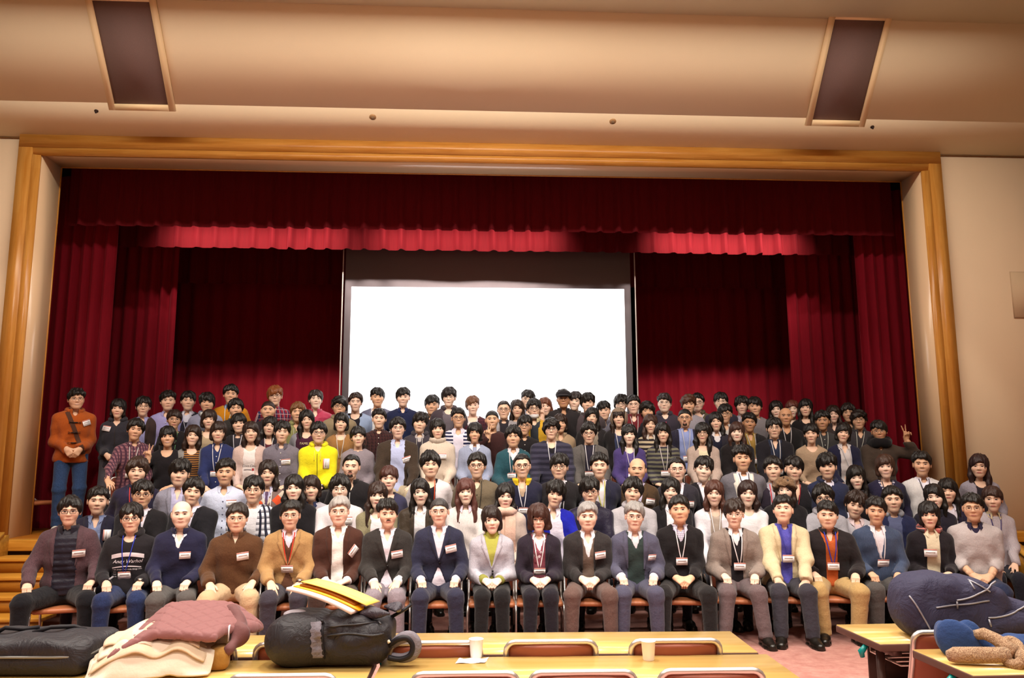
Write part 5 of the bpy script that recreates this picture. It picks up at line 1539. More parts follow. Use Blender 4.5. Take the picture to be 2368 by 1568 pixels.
pp(5, 1733, 979, 'tanned man in black jacket with mustard collar', 'm', 'short', B, 'd', ('openblazer', F('1d191c')), [('openshirt', F('94763a'))], lan=('b8b4b0', .04, .34), fat=1.05, collar=F('9c7e3c'))
pp(5, 1817, 964, 'bald tanned man in black V-neck with white lanyard', 'm', 'bald', B, 'd', ('vneck', F('1b181a')), [], lan=('c0bcc0', .0, .36, 0), fat=1.08, k=dict(v=.10), dy=.06)
pp(5, 1902, 975, 'dark tanned man in grey shirt with thin lanyard, right side of stage', 'm', 'spiky', B, 'd', ('shirt', F('3a3838')), [], lan=('b8b8b0', .0, .34, 0), dy=.05)
pp(5, 1986, 973, 'man with fuzzy hair and glasses in dark grey jacket', 'm', 'curly', '201814', 't', ('coat', F('363236')), [], gl='t', lan=('b0b0a8', -.05, .34, 0), dy=.1)
# ---- back of the stage
c_or = pp(6, 176, 925, 'smiling man in orange duffle coat and blue jeans standing at far left', 'm', 'spiky', B, 't', ('coat', F('a8531c', 'heather', '9c4a18')), [], F('344c74', 'heather', '263a5c'), gl='t', smile=2, post='stand', dy=-.72, hands='front', vox=.017, lvox=.02, hvox=.007, shoe='w', badge=(.12, .13, 18), by=14, hy=6, k=dict(zip=0, infl=.024, hem=.08, hood=1, v=.06, wt=.04), fat=1.0, sw=1.02, strings=0)
pp(6, 273, 947, 'woman in dark grey hoodie with white name tag standing at left', 'f', 'bob', B, 'm', ('ziphood', F('33323a', 'heather', '2c2b32')), [], '48464c', dy=-.4, badge=(-.10, .10, -10), vox=.019, lvox=.026, smile=1, hands='front', k=dict(v=.08, hem=.1))
pp(6, 331, 942, 'man with glasses in brown jacket behind maroon plaid man', 'm', 'fringe', B, 'm', ('openblazer', F('3c2e2c')), [('openshirt', F('9c9ccc'))], gl='t', dy=-.15)
pp(6, 388, 929, 'man in lavender dress shirt at back left', 'm', 'spiky', B, 'm', ('shirt', F('a4a0d4', 'heather', '9894c8')), [], k=dict(v=.09, wt=.04))
pp(6, 435, 929, 'smiling young man in white shirt and dark vest with lanyard', 'm', 'fringe', B, 'm', ('vneck', F('24222e')), [('shirt', F('c8c8d8'))], smile=2, lan=('c8c8d0', .02, .3, 0))
c6 = pp(6, 479, 933, 'man with fringe over his eyes wearing white headphones round his neck', 'm', 'mop', B, 't', ('openhood', F('8e90a4', 'heather', '8284a0')), [('tee', F('5a5c68'))])
pp(6, 533, 914, 'tall man in mustard sweater with blue collar and white lanyard', 'm', 'spiky', B, 't', ('sweater', F('c88418', 'heather', 'bc7812')), [], collar=F('4a6a9c'), lan=('d8d8d0', -.03, .3, 0))
pp(6, 636, 918, 'man with long auburn hair and glasses in red and navy plaid shirt', 'm', 'mop', '7a4420', 'm', ('shirt', F('8c2030', 'plaid', '2c2c50', 'c8a0a0', sc=1.2)), [], gl='n', roll=-3)
pp(6, 730, 926, 'man with bowl fringe in pink puffer jacket', 'm', 'fringe', '2a201c', 'l', ('coat', F('b43a58', rough=.5)), [], k=dict(quilt=1), smile=1, pit=5)
pp(6, 822, 932, 'young man in light denim shirt over black shirt left of screen', 'm', 'side', DB, 'p', ('openblazer', F('8ea0c0')), [('scoop', F('201c24'))], lapel=0, k=dict(lapel=0))
pp(6, 873, 921, 'young man in heather blue cardigan and white tee before the screen', 'm', 'fringe', B, 't', ('opencard', F('76788e', 'heather', '5c5e78', sc=.8)), [('scoop', F('d8d8dc'))])
pp(6, 932, 921, 'smiling young man in navy shirt before the screen', 'm', 'fringe', B, 'p', ('shirt', F('1e2444')), [], smile=2, btn='1e2444', collar=F('1a2450'))
pp(6, 999, 939, 'round faced man in dark hoodie before the screen', 'm', 'fringe', B, 't', ('ziphood', F('2e2a30')), [('scoop', F('7a7458'))], fat=1.1, hs=1.03)
pp(6, 1038, 921, 'young man with thin glasses in dark hooded parka', 'm', 'mop', '201a1a', 'l', ('openhood', F('453c44')), [('scoop', F('686068'))], gl='t')
pp(6, 1093, 940, 'man with light brown bowl hair in dark red plaid shirt', 'm', 'fringe', '6a4630', 'p', ('openblazer', F('4a1c24', 'plaid', '201a28', '6a3038', sc=.8)), [('scoop', F('d0ccd0'))], lapel=0, k=dict(lapel=0))
pp(6, 1165, 949, 'man with receding hair and glasses in grey jacket and black shirt', 'm', 'receding', '221a16', 'm', ('openblazer', F('9a969c')), [('shirt', F('2a262c'))], gl='n', smile=1)
pp(6, 1196, 947, 'woman with straight dark hair in pale sweater before the screen', 'f', 'parted', DB, 'm', ('sweater', F('c0b8b4')), [], smile=1)
pp(6, 1221, 926, 'tall man with glasses in pale shirt behind mask wearer', 'm', 'fringe', B, 'l', ('shirt', F('9ca0b4')), [], gl='t', dy=.12)
pp(6, 1261, 942, 'smiling woman with reddish brown hair making a finger sign', 'f', 'shoulder', '62341f', 'p', ('opencoat', F('c8b48c')), [], smile=2, lh=('v', (-.05, -.24, 1.38)), dy=-.02)
pp(6, 1329, 930, 'laughing man in grey tweed coat to the right of flat cap', 'm', 'fringe', '2a2220', 'l', ('coat', F('6c6868', 'heather', '5c5858')), [], smile=2, roll=8)
pp(6, 1359, 934, 'man with long black hair and red checked collar', 'm', 'mop', B, 'm', ('coat', F('4a4044')), [], collar=F('7a2028'), dy=-.12)
pp(6, 1396, 952, 'young man in shiny grey jacket right of the red collar', 'm', 'fringe', B, 'm', ('coat', F('5c5a68', rough=.45)), [], smile=1)
pp(6, 1436, 936, 'person with glasses and black bob in pale grey hoodie', 'm', 'mop', B, 'l', ('hoodie', F('a4a2aa')), [], gl='k', dy=.1)
pp(6, 1465, 938, 'man with glasses in dark red jacket at the screen edge', 'm', 'short', B, 'p', ('coat', F('6a2028')), [], gl='t', lan=('c8c0c0', .02, .3, 0))
pp(6, 1497, 953, 'curly haired man in white collar and black coat right of screen', 'm', 'curly', B, 't', ('openblazer', F('1d1b22')), [('openshirt', F('c8c0c0'))], dy=-.12)
pp(6, 1537, 934, 'man with glasses in dark jacket with pink zip edge', 'm', 'spiky', '2a201e', 'l', ('ziphood', F('38323e')), [('scoop', F('b8b0a8'))], gl='t', zipc='c83858')
pp(6, 1592, 936, 'man with brown curly hair in light grey sweater', 'm', 'curly', '4a2c1e', 't', ('sweater', F('9a949e', 'heather', '8e8892')), [], pit=-6)
pp(6, 1613, 932, 'man with glasses in olive parka peeking behind curly brown hair', 'm', 'short', B, 'p', ('openhood', F('5c5440')), [('scoop', F('d0c8d0'))], gl='k', dy=.3)
pp(6, 1667, 931, 'tall man with glasses in dark jacket at back right', 'm', 'fringe', B, 'l', ('openblazer', F('302c3a')), [('shirt', F('3c3840'))], gl='t', smile=1, dy=.15)
pp(6, 1716, 940, 'young man with long sideburn hair in pale shirt at back right', 'm', 'mop', '201814', 'p', ('shirt', F('a8a4b4')), [], dy=.16)
pp(6, 1746, 942, 'young man with black hair in grey sweater beside long sideburn man', 'm', 'fringe', B, 't', ('sweater', F('7a7478')), [], dy=-.05)
pp(6, 1795, 949, 'woman with parted black hair half hidden behind bald man', 'f', 'parted', B, 'l', ('coat', F('241e24')), [], dy=.05, roll=-5)
pp(6, 1832, 948, 'pale woman with reddish hair in brown floral blouse', 'f', 'tied', '5a2c22', 'l', ('scoop', F('6c4230', 'floral', 'c8a878', '8c5c3c')), [], smile=1, dy=.18)
pp(6, 1863, 945, 'tall woman with long black hair in black at back right', 'f', 'longbangs', B, 'm', ('scoop', F('1a1618')), [], smile=1, dy=.0)
pp(6, 1927, 960, 'woman with long brown hair at the right end of back row', 'f', 'parted', DB, 'p', ('coat', F('3a3030')), [], dy=.05)
pp(6, 1962, 957, 'man half hidden behind fuzzy hair at right end of back row', 'm', 'mop', '241c18', 't', ('coat', F('3c3632')), [], dy=.05)
# ================================================================ furniture and things in the foreground
M_VINYL = plain('brown_vinyl', 'b06a44', .42, .4)
M_VINYL2 = plain('dark_brown_vinyl', '8e4a34', .42, .4)
M_CHROME = plain('chrome', 'e6e0dc', .32, .5, .85)
def rbox(P, c, h, r):
    q = np.abs(P - np.asarray(c, float)) - np.asarray(h, float) + r
    return np.linalg.norm(np.maximum(q, 0), axis=1) + np.minimum(q.max(1), 0) - r
def pad(w, d, t, curve=0.0, vox=.014):
    def fn(P):
        Q = P.copy()
        Q[:, 1] -= curve * (P[:, 0] / w * 2) ** 2 if t == 'y' else 0
        return rbox(Q, (0, 0, 0), (w / 2, d / 2, .026), .022)
    V, Q = snet(fn, (-w / 2 - .04, -d / 2 - .06, -.06), (w / 2 + .04, d / 2 + .06, .06), vox)
    return V, Q
_cv, _cq = pad(.41, .40, 'z')
CH_SEAT = mk_mesh('seat', _cv + vec(0, 0, .380), _cq, mats=[M_VINYL])
_bv, _bq = pad(.40, .30, 'z')
_bv = np.stack([_bv[:, 0], .235 + _bv[:, 2] * .7 + .06 * (_bv[:, 1] + .15) / .3 * .8 - .03 * (_bv[:, 0] / .2) ** 2, .60 + _bv[:, 1]], 1)
CH_BACK = mk_mesh('backrest', _bv, _bq[:, ::-1], mats=[M_VINYL2])
def chr_tube(name, pts, r=.0105):
    V, Q, T = tube(pts, r, 8)
    return mk_mesh(name, V, Q, T, mats=[M_CHROME])
CH_LEG = {}
for k in (-1, 1):
    CH_LEG[('f', k)] = chr_tube('leg', [(k * .212, -.205, 0), (k * .212, -.20, .30), (k * .210, -.19, .365), (k * .208, -.15, .385), (k * .206, .10, .375)])
    CH_LEG[('r', k)] = chr_tube('leg', [(k * .214, .27, 0), (k * .208, .19, .25), (k * .205, .15, .36)])
_t = np.linspace(0, math.pi, 13)
_fr = [(-.206, .08, .375), (-.206, .19, .45), (-.207, .24, .60)] + [(-.165 - .042 * math.cos(a), .268 + .008 * math.sin(a), .715 + .045 * math.sin(a)) for a in np.linspace(0, math.pi / 2, 5)] + \
      [(.165 + .042 * math.sin(a), .268 + .008 * math.cos(a), .715 + .045 * math.cos(a)) for a in np.linspace(0, math.pi / 2, 5)] + [(.207, .24, .60), (.206, .19, .45), (.206, .08, .375)]
CH_FRAME = chr_tube('back_frame', _fr, .0135)
def chair(loc, rz, label, group, low=1.0):
    t = thing('stacking_chair', label, 'chair', loc, rz, group)
    t.scale = (1, 1, low)
    obj('seat', CH_SEAT, t); obj('backrest', CH_BACK, t); obj('back_frame', CH_FRAME, t)
    for v in CH_LEG.values(): obj('leg', v, t)
    return t
ORD = ['first', 'second', 'third', 'fourth', 'fifth', 'sixth', 'seventh', 'eighth', 'ninth', 'tenth', 'eleventh', 'twelfth', 'thirteenth', 'fourteenth', 'fifteenth', 'sixteenth', 'seventeenth', 'eighteenth', 'nineteenth']
WHO = ['mauve blazer man', 'black hoodie man', 'bald man', 'brown zip sweater man', 'tan blazer man', 'corduroy blazer man', 'moustached man', 'navy suit man', 'green turtleneck woman', 'bushy bob woman', 'brown cardigan man',
       'slate blue suit man', 'black V-neck man', 'taupe blazer man', 'cream jacket man', 'black fleece man', 'blue grey cardigan man', 'pink lined coat woman', 'light grey sweater man']
SEAT4 = ['maroon plaid man', 'finger sign woman in black', 'woman in brown and black stripes', 'woman in navy cardigan', 'pale pink cardigan woman', 'grey button shirt man', 'yellow hoodie man', 'mauve grey sweater woman', 'stout brown jacket man',
         'cream cowl neck woman', 'light blue sweater woman', 'teal sweater man', 'large striped cardigan man', 'grey peacoat man', 'purple cardigan woman', 'green grey striped sweater woman', 'beige knit cardigan woman', 'brown bangs woman in black jacket',
         'man in denim shirt and black jacket', 'beige top woman', 'woman in navy cardigan and white blouse', 'black scarf man']
rows = {}
for r, root in PEOPLE: rows.setdefault(r, []).append(root)
for i, root in enumerate(rows[1]):
    a = root.rotation_euler.z
    off = vec(-math.sin(a), math.cos(a)) * .035
    chair((root.location.x + off[0], root.location.y + off[1], 0), a, 'brown vinyl chair with chrome legs under the %s in front row' % WHO[i], 'chairs of the front row', .84)
for i, root in enumerate(rows[4]):
    a = root.rotation_euler.z
    off = vec(-math.sin(a), math.cos(a)) * .035
    chair((root.location.x + off[0], root.location.y + off[1], STZ), a, 'brown stage chair under the ' + SEAT4[i], 'chairs along the stage edge', .84)
p = at_y(75, 1225, 9.75)
chair((p[0] - .12, 9.85, STZ), math.radians(70), 'empty brown chair on the stage behind the left jamb', 'chairs along the stage edge', .9)
# ---- tables
M_TOP = wood('table_laminate', 'e8c478', 'deb464', 0, .22, 0, .8, .5)
M_EDGE = plain('table_edge', '5c4038', .5)
M_LEG = plain('table_leg', '5a4642', .4, .5, .3)
TZ = .70
def table(cx, cy, rz, label, w=1.76):
    t = thing('folding_table', label, 'table', (cx, cy, 0), math.radians(rz), 'folding tables')
    hw, hd = w / 2, .225
    MB().box((-hw + .004, -hd + .004, TZ - .012), (hw - .004, hd - .004, TZ)).build('table_top', M_TOP, t)
    MB().box((-hw, -hd, TZ - .038), (hw, hd, TZ - .004)).build('edge_band', M_EDGE, t, bevel=.004)
    for k in (-1, 1):
        x = k * (hw - .12)
        mb = MB().tube([(x, 0, TZ - .04), (x, 0, .05)], .022, 10).box((x - .02, -.20, .02), (x + .02, .20, .05)).box((x - .025, -.16, TZ - .075), (x + .025, .16, TZ - .038))
        mb.build('leg', M_LEG, t)
        for q in (-1, 1):
            MB().box((x - .024, q * .20 - .02, 0), (x + .024, q * .20 + .02, .028)).build('foot_cap', plain('foot_cap', '201c1c', .6), t)
    sh_ = MB()
    for y in (-.12, -.04, .04, .12, .17): sh_.tube([(-hw + .16, y, TZ - .13), (hw - .16, y, TZ - .13)], .005, 6)
    for x in (-hw + .16, 0, hw - .16): sh_.tube([(x, -.12, TZ - .13), (x, .17, TZ - .13), (x, .17, TZ - .04)], .006, 6)
    sh_.build('wire_shelf', M_CHROME, t, True)
    MB().box((-hw + .16, .195, .30), (hw - .16, .21, TZ - .05)).build('modesty_panel', plain('modesty', '4a322c', .6), t)
    for k in (-1, 1):
        MB().tube([(k * (hw - .02), -.06, TZ - .04), (k * (hw + .012), -.06, TZ - .075), (k * (hw + .006), -.06, TZ - .10)], [.012, .017, .012], 8).build('bag_hook', plain('teal_hook', '0a8a88', .25, .5), t, True)
    return t
table(.49, 4.05, -2.4, 'yellow laminate table in the far row, middle, with bare top')
table(-1.285, 4.09, -.6, 'yellow laminate table in the far row at left behind bags')
table(2.88, 4.15, 1.0, 'yellow laminate table in the far row at right under navy backpack')
table(.50, 3.55, -1.6, 'yellow laminate table nearest the camera, middle, with paper cups')
table(-1.285, 3.575, -.5, 'yellow laminate table nearest the camera at left under black bag')
table(2.98, 3.575, .5, 'yellow laminate table nearest the camera at right under scarves')
for px, Y, lb in ((210, 3.83, 'brown chair back behind the black case at left'), (440, 3.83, 'brown chair back right of the coat pile'), (700, 3.82, 'brown chair back hidden behind the black backpack'),
                  (1010, 3.80, 'brown chair back behind the left paper cup'), (1278, 3.79, 'brown chair back between the two paper cups'), (1566, 3.77, 'brown chair back behind the right paper cup'),
                  (2215, 3.86, 'brown chair back left of the blue scarf'), (2440, 3.86, 'brown chair back at the right picture edge'),
                  (658, 3.28, 'nearest brown chair back below the black backpack'), (1080, 3.27, 'nearest brown chair back below the left paper cup'), (1352, 3.26, 'nearest brown chair back right of the left paper cup'), (1650, 3.25, 'nearest brown chair back right of the right paper cup')):
    yy = 1490 if Y > 3.5 else 1555
    x = at_y(px, yy, Y)[0]
    chair((x, Y + .275, 0), math.pi + math.radians(-1.5), lb, 'chairs at the tables')
# ---- paper cups and napkin
def cup(px, py, label):
    q = at_z(px, py, TZ)
    t = thing('paper_cup', label, 'cup', (q[0], q[1], TZ), 0, 'paper cups')
    a = np.linspace(0, 2 * math.pi, 25)[:-1]
    pr = [(.024, .0), (.0255, .004), (.031, .076), (.0335, .080), (.0330, .083), (.030, .079), (.0245, .006), (.001, .005)]
    V = np.stack([np.stack([r * np.cos(a), r * np.sin(a), np.full(24, z)], 1) for r, z in pr], 1).reshape(-1, 3)
    obj('cup_body', mk_mesh('cup_body', V, grid_faces(24, len(pr), True), mats=[plain('paper_white', 'f6f2f0', .6)]), t)
    rim = np.stack([.0322 * np.cos(a), .0322 * np.sin(a), np.full(24, .0815)], 1)
    MB().tube(rim, .0022, 6, True).build('rim', plain('paper_white', 'f6f2f0', .6), t, True)
cup(1101, 1521, 'white paper cup standing on a napkin')
cup(1500, 1526, 'white paper cup on the bare table right of the napkin')
q = at_z(1092, 1529, TZ)
nv = []
for i in range(9):
    for j in range(7):
        u, v = i / 8 - .5, j / 6 - .5
        nv.append((u * .13 + v * .02, v * .085, .0025 + .002 * math.sin(9 * u + 4 * v) + .004 * (abs(u) > .45) * (v > 0)))
np_ = obj('napkin', mk_mesh('napkin', nv, grid_faces(9, 7), mats=[plain('paper_white2', 'f4f0f2', .8)]), None, (q[0], q[1], TZ))
tag(np_, 'white paper napkin under the left paper cup', 'napkin')
# ---- bags
def smooth_path(p, n=24):
    p = np.asarray(p, float); m = len(p)
    t = np.linspace(0, m - 1, n); i = np.clip(t.astype(int), 0, m - 2); f = (t - i)[:, None]
    a, b, c, d = p[np.maximum(i - 1, 0)], p[i], p[i + 1], p[np.minimum(i + 2, m - 1)]
    return .5 * (2 * b + (c - a) * f + (2 * a - 5 * b + 4 * c - d) * f ** 2 + (3 * b - a - 3 * c + d) * f ** 3)
def drape(x0, x1, y0, y1, zf, th=.007, nx=34, ny=24):
    u, v = np.meshgrid(np.linspace(x0, x1, nx), np.linspace(y0, y1, ny), indexing='ij')
    Z = zf(u, v)
    X = u + .006 * np.sin(40 * v)
    Yy = v + .008 * np.sin(28 * u + 3 * v)
    A = np.stack([X, Yy, Z], -1).reshape(-1, 3); Bv = A - vec(0, 0, th)
    n = nx * ny
    q = grid_faces(nx, ny)
    Q = [q, q[:, ::-1] + n]
    idx = np.arange(n).reshape(nx, ny)
    rim = np.concatenate([idx[0, :], idx[1:, -1], idx[-1, -2::-1], idx[-2:0:-1, 0]])
    r2 = np.roll(rim, -1)
    Q.append(np.stack([rim, r2, r2 + n, rim + n], 1))
    return np.concatenate([A, Bv]), np.concatenate(Q)
def soft(name, fn, lo, hi, vox, mat, parent, it=1):
    V, Q = snet(fn, lo, hi, vox)
    return obj(name, mk_mesh(name, relax(V, Q, it, .4), Q, mats=[mat]), parent)
def nylon(name, c, rough=.55):
    nt = NT(name)
    tc = nt.n('ShaderNodeTexCoord').outputs['Object']
    n1 = nt.n('ShaderNodeTexNoise', {'Vector': tc, 'Scale': 9.0, 'Detail': 5.0, 'Roughness': .6, 'Distortion': .6}).outputs[0]
    _setup(nt, lin(c), rough, .4)
    bp = nt.n('ShaderNodeBump', {'Height': n1, 'Strength': .5, 'Distance': .05})
    nt.link(bp.outputs[0], nt.b.inputs['Normal'])
    return nt.m
M_BLKN, M_GREYN, M_NAVYN = nylon('black_nylon', '26242a'), nylon('grey_mesh', '77727c', .7), nylon('navy_nylon', '33324c', .75)
# black soft case at far left
q = at_z(60, 1562, TZ)
t = thing('soft_case', 'black soft zipped case lying on the table at far left', 'bag', (q[0] - .02, q[1] + .12, TZ + .006), math.radians(-4))
def fcase(P):
    top = .155 - .18 * np.clip(np.abs(P[:, 0] - .0) - .12, 0, 1) ** 1.3 - .25 * np.clip(np.abs(P[:, 1]) - .06, 0, 1) ** 1.3
    d = rbox(P, (0, 0, .08), (.29, .17, .085), .05)
    d = smax(d, (P[:, 2] - top) * .8, .03)
    return d + .004 * np.sin(26 * P[:, 0] + 30 * P[:, 1]) * (P[:, 2] > .08) + .006 * np.exp(-((P[:, 2] - .078) / .008) ** 2)
soft('case_body', fcase, (-.34, -.22, -.02), (.34, .22, .22), .013, M_BLKN, t)
a = np.linspace(0, 2 * math.pi, 41)[:-1]
zp = np.stack([np.sign(np.cos(a)) * np.abs(np.cos(a)) ** .35 * .288, np.sign(np.sin(a)) * np.abs(np.sin(a)) ** .35 * .170, np.full(40, .078)], 1)
MB().tube(zp, .0055, 6, True).build('zipper', plain('zip_grey', '8a8a86', .4, .5, .3), t, True)
MB().tube([(-.16, -.04, .150), (-.12, -.05, .172), (-.06, -.02, .160), (-.02, .03, .158)], .009, 6).build('carry_strap', plain('strap_black', '1c1a20', .6), t, True)
MB().tube([(.0, -.05, .150), (.06, -.02, .168), (.13, .04, .160), (.18, .05, .142)], .009, 6).build('carry_strap', plain('strap_black', '1c1a20', .6), t, True)
# pile of coats: tan bag, cream coat, mauve quilted coat
q = at_z(385, 1560, TZ)
bx, by_ = q[0] + .04, q[1] + .13
t = thing('tote_bag', 'tan canvas bag underneath the folded coats', 'bag', (bx, by_, TZ), math.radians(18))
soft('bag_body', lambda P: rbox(P, (0, 0, .046), (.17, .15, .046), .03) + .003 * np.sin(30 * P[:, 0]), (-.24, -.22, -.02), (.24, .22, .14), .014, fabric('a87c3c'), t)
MB().tube([(.175, -.10, .06), (.19, -.04, .10), (.18, .03, .07)], .008, 6).build('handle', plain('tan_strap', '6a4a28', .6), t, True)
t = thing('cream_coat', 'cream coat folded in soft layers below the quilted coat', 'coat', (bx - .11, by_ - .04, TZ + .01), math.radians(8), 'coats on the table')
for i in range(4):
    e = .036 * i
    def zf(x, y, i=i, e=e):
        h = .125 + .014 * i - .9 * np.clip(np.abs(x - .01) - .13, 0, 1) ** 1.25 - (3.2, 1.3, 1.1, .9)[i] * np.clip(-.095 + e - y, 0, 1) ** 1.35
        h = h + (.007 + .003 * i) * np.sin(24 * x + 5 * i + 6 * y + 1.5 * np.sin(8 * x)) + .005 * np.sin(47 * x - 18 * y + i)
        return np.maximum(h, .006 + .008 * i)
    V, Q = drape(-.25 + .015 * i, .24 - .03 * i, -.185 + e, .15, zf)
    obj('coat_layer', mk_mesh('coat_layer', V, Q, mats=[fabric('d6c0a4' if i % 2 else 'e0d0bc', bump=.15)]), t)
soft('lining_fold', lambda P: ell(P, vec(.26, .06, .10), (.045, .05, .075)) + .008 * np.sin(60 * P[:, 0] + 30 * P[:, 2]), (.18, -.02, .0), (.33, .14, .2), .009, fabric('e2d6c8', bump=.2), t)
t = thing('quilted_coat', 'mauve brown diamond-quilted coat thrown on top of the pile', 'coat', (bx - .01, by_ + .0, TZ + .142), math.radians(6), 'coats on the table')
def fquilt(P):
    x, y, z = P.T
    a_, b_ = (x * .8 + y * .9) * 50, (x * .8 - y * .9) * 50
    qd = .002 - .0055 * np.exp(-(np.minimum(np.abs(np.sin(a_)), np.abs(np.sin(b_))) / .20) ** 2)
    mid = .040 + .26 * (y + .02) - .35 * np.clip(-x - .10, 0, 1) - 1.4 * np.clip(x - .15, 0, 1) ** 1.5 + .012 * np.sin(9 * x + 2)
    ed = np.maximum(np.abs(x - .02 - .5 * y) - .215 - .012 * np.sin(20 * y), np.abs(y) - .155 - .010 * np.sin(14 * x))
    return smax(np.abs(z - mid) * .9 - .017 - qd, ed, .02)
soft('coat_body', fquilt, (-.36, -.22, -.14), (.38, .22, .16), .0052, fabric('8c5e5e', bump=.15, rough=.6), t, 0)
def froll(P):
    return smin(rc(P, vec(.17, .12, .06), vec(.235, -.02, -.01), .040, .034), rc(P, vec(.235, -.02, -.01), vec(.20, -.09, -.06), .034, .022), .03) + .005 * np.sin(70 * P[:, 1] + 30 * P[:, 0])
soft('sleeve', froll, (.08, -.16, -.12), (.32, .2, .14), .010, fabric('6e4646', bump=.15, rough=.6), t)
MB().box((.188, -.075, -.03), (.192, -.045, .035)).build('care_label', plain('label_white', 'e8e4ec', .6), t)
# black backpack with folder
q = at_z(770, 1549, TZ)
t = thing('black_backpack', 'black nylon backpack lying on the table with yellow folder on top', 'backpack', (q[0] - .02, q[1] + .14, TZ + .016), math.radians(-3))
def fbp(P):
    x, y, z = P.T
    top = .205 - .9 * np.clip(-x - .17, 0, 1) ** 1.2 - .06 * (x + .1)
    d = rbox(P, (0, 0, .10), (.265, .15, .115), .085)
    d = smax(d, (z - top) * .85, .03)
    d = smin(d, ell(P, vec(-.16, -.06, .09), (.13, .12, .10)), .04)
    cr = .006 * np.sin(30 * x + 55 * z + 3 * np.sin(18 * x)) + .004 * np.sin(70 * z - 22 * x)
    return d + cr * (x > -.05) * np.clip((z - .03) / .05, 0, 1)
soft('bag_body', fbp, (-.34, -.24, -.02), (.34, .22, .26), .0105, M_BLKN, t)
fr = lambda x, z: float(np.nan_to_num(front(fbp, [x], [z], -.3, .2, 80)[0], nan=-.15))
def band(name, path, r, mat, off=.003, flat=None):
    pts = [(x, fr(x, z) - off, z) for x, z in path]
    return MB().tube(pts, r, 6).build(name, mat, t, True)
vv = []
for i in range(15):
    z = .035 + i * .0105
    for j in range(5):
        x = -.058 + .045 * j / 4 - .015 * (i / 14) + .004 * math.sin(i * 2.2)
        vv.append((x, fr(x, z) - .007 - .003 * math.sin(i * 2.4), z))
obj('elastic_band', mk_mesh('elastic_band', vv, grid_faces(15, 5), mats=[M_GREYN]), t)
band('piping', [(-.012 - .012 * k / 11, .03 + .0145 * k) for k in range(12)], .006, plain('strap_black', '1c1a20', .6))
band('zipper', [(.0 + .022 * k, .125 + .006 * math.sin(k * .5) + .001 * k) for k in range(12)], .0045, plain('zip_black', '3a3a3e', .35))
band('side_seam', [(.01 + .022 * k, .165 + .001 * k) for k in range(11)], .004, plain('zip_black', '3a3a3e', .35))
soft('open_flap', lambda P: rbox(P, (.20, .0, .205 + 0 * .1), (.085, .10, .012), .01) + .010 * np.sin(34 * P[:, 0] + 20 * P[:, 1]), (.09, -.13, .16), (.31, .13, .25), .010, nylon('flap_nylon', '3c3842', .4), t)
soft('light_lining', lambda P: ell(P, vec(-.17, -.03, .195), (.055, .05, .018)), (-.25, -.1, .16), (-.09, .04, .23), .008, plain('lining', 'a8a2ac', .7), t)
lp = [(.27, -.06, .07), (.31, -.08, .10), (.35, -.08, .105), (.375, -.08, .075), (.365, -.085, .035), (.32, -.085, .018), (.27, -.08, .025)]
MB().tube(smooth_path(lp), np.interp(np.linspace(0, 6, 24), range(7), [.018, .024, .026, .026, .024, .02, .016]), 10).build('shoulder_strap', M_GREYN, t, True)
MB().tube(smooth_path([(x - .012, y - .022, z) for x, y, z in lp]), .012, 8).build('shoulder_strap', plain('strap_black', '1c1a20', .5), t, True)
MB().tube([(.255, -.10, .095), (.262, -.104, .085)], .007, 8).build('buckle', plain('buckle', 'e8e0c8', .3), t, True)
MB().tube([(.24, .06, .16), (.30, .08, .19), (.33, .10, .21)], .008, 6).build('carry_handle', plain('strap_black', '1c1a20', .5), t, True)
Mx = Matrix.Translation((-.03, .0, .262)) @ Matrix.Rotation(math.radians(16), 4, 'Y') @ Matrix.Rotation(math.radians(1), 4, 'X') @ Matrix.Rotation(math.radians(-14), 4, 'Z')
loc = t.matrix_basis @ Mx
def slab(name, label, cat, z0, mat, mat2, w, d, th, dx=0, dy=0):
    e = thing(name, label, cat)
    e.matrix_basis = Matrix.LocRotScale(t.location, t.rotation_euler, None) @ Mx @ Matrix.Translation((dx, dy, z0))
    return e
def sheet(w, d, th, bend, n=12):
    V = []
    for i in range(n):
        for j in range(4):
            for k in (0, 1):
                u = i / (n - 1) - .5
                V.append((u * w, (j / 3 - .5) * d, k * th - bend * (2 * u) ** 2))
    V = np.array(V)
    Q = []
    id_ = lambda i, j, k: (i * 4 + j) * 2 + k
    for i in range(n - 1):
        for j in range(3):
            Q += [(id_(i, j, 1), id_(i + 1, j, 1), id_(i + 1, j + 1, 1), id_(i, j + 1, 1)), (id_(i, j, 0), id_(i, j + 1, 0), id_(i + 1, j + 1, 0), id_(i + 1, j, 0))]
        Q += [(id_(i, 0, 0), id_(i + 1, 0, 0), id_(i + 1, 0, 1), id_(i, 0, 1)), (id_(i, 3, 1), id_(i + 1, 3, 1), id_(i + 1, 3, 0), id_(i, 3, 0))]
    for j in range(3):
        Q += [(id_(0, j, 1), id_(0, j + 1, 1), id_(0, j + 1, 0), id_(0, j, 0)), (id_(n - 1, j, 0), id_(n - 1, j + 1, 0), id_(n - 1, j + 1, 1), id_(n - 1, j, 1))]
    return V, Q
e = slab('paper_stack', 'white paper stack under the yellow folder on the backpack', 'papers', 0, None, None, 0, 0, 0)
V, Q = sheet(.33, .20, .014, .012)
obj('sheets', mk_mesh('sheets', V, Q, mats=[plain('paper_sheets', 'f4eeee', .7)], smooth=False), e)
e = slab('yellow_folder', 'bright yellow folder lying on the black backpack', 'folder', .016, None, None, 0, 0, 0, .015, .02)
V, Q = sheet(.335, .17, .004, .012)
obj('cover', mk_mesh('cover', V, Q, mats=[plain('folder_yellow', 'f4b418', .4)], smooth=False), e)
V, Q = sheet(.335, .15, .004, .010)
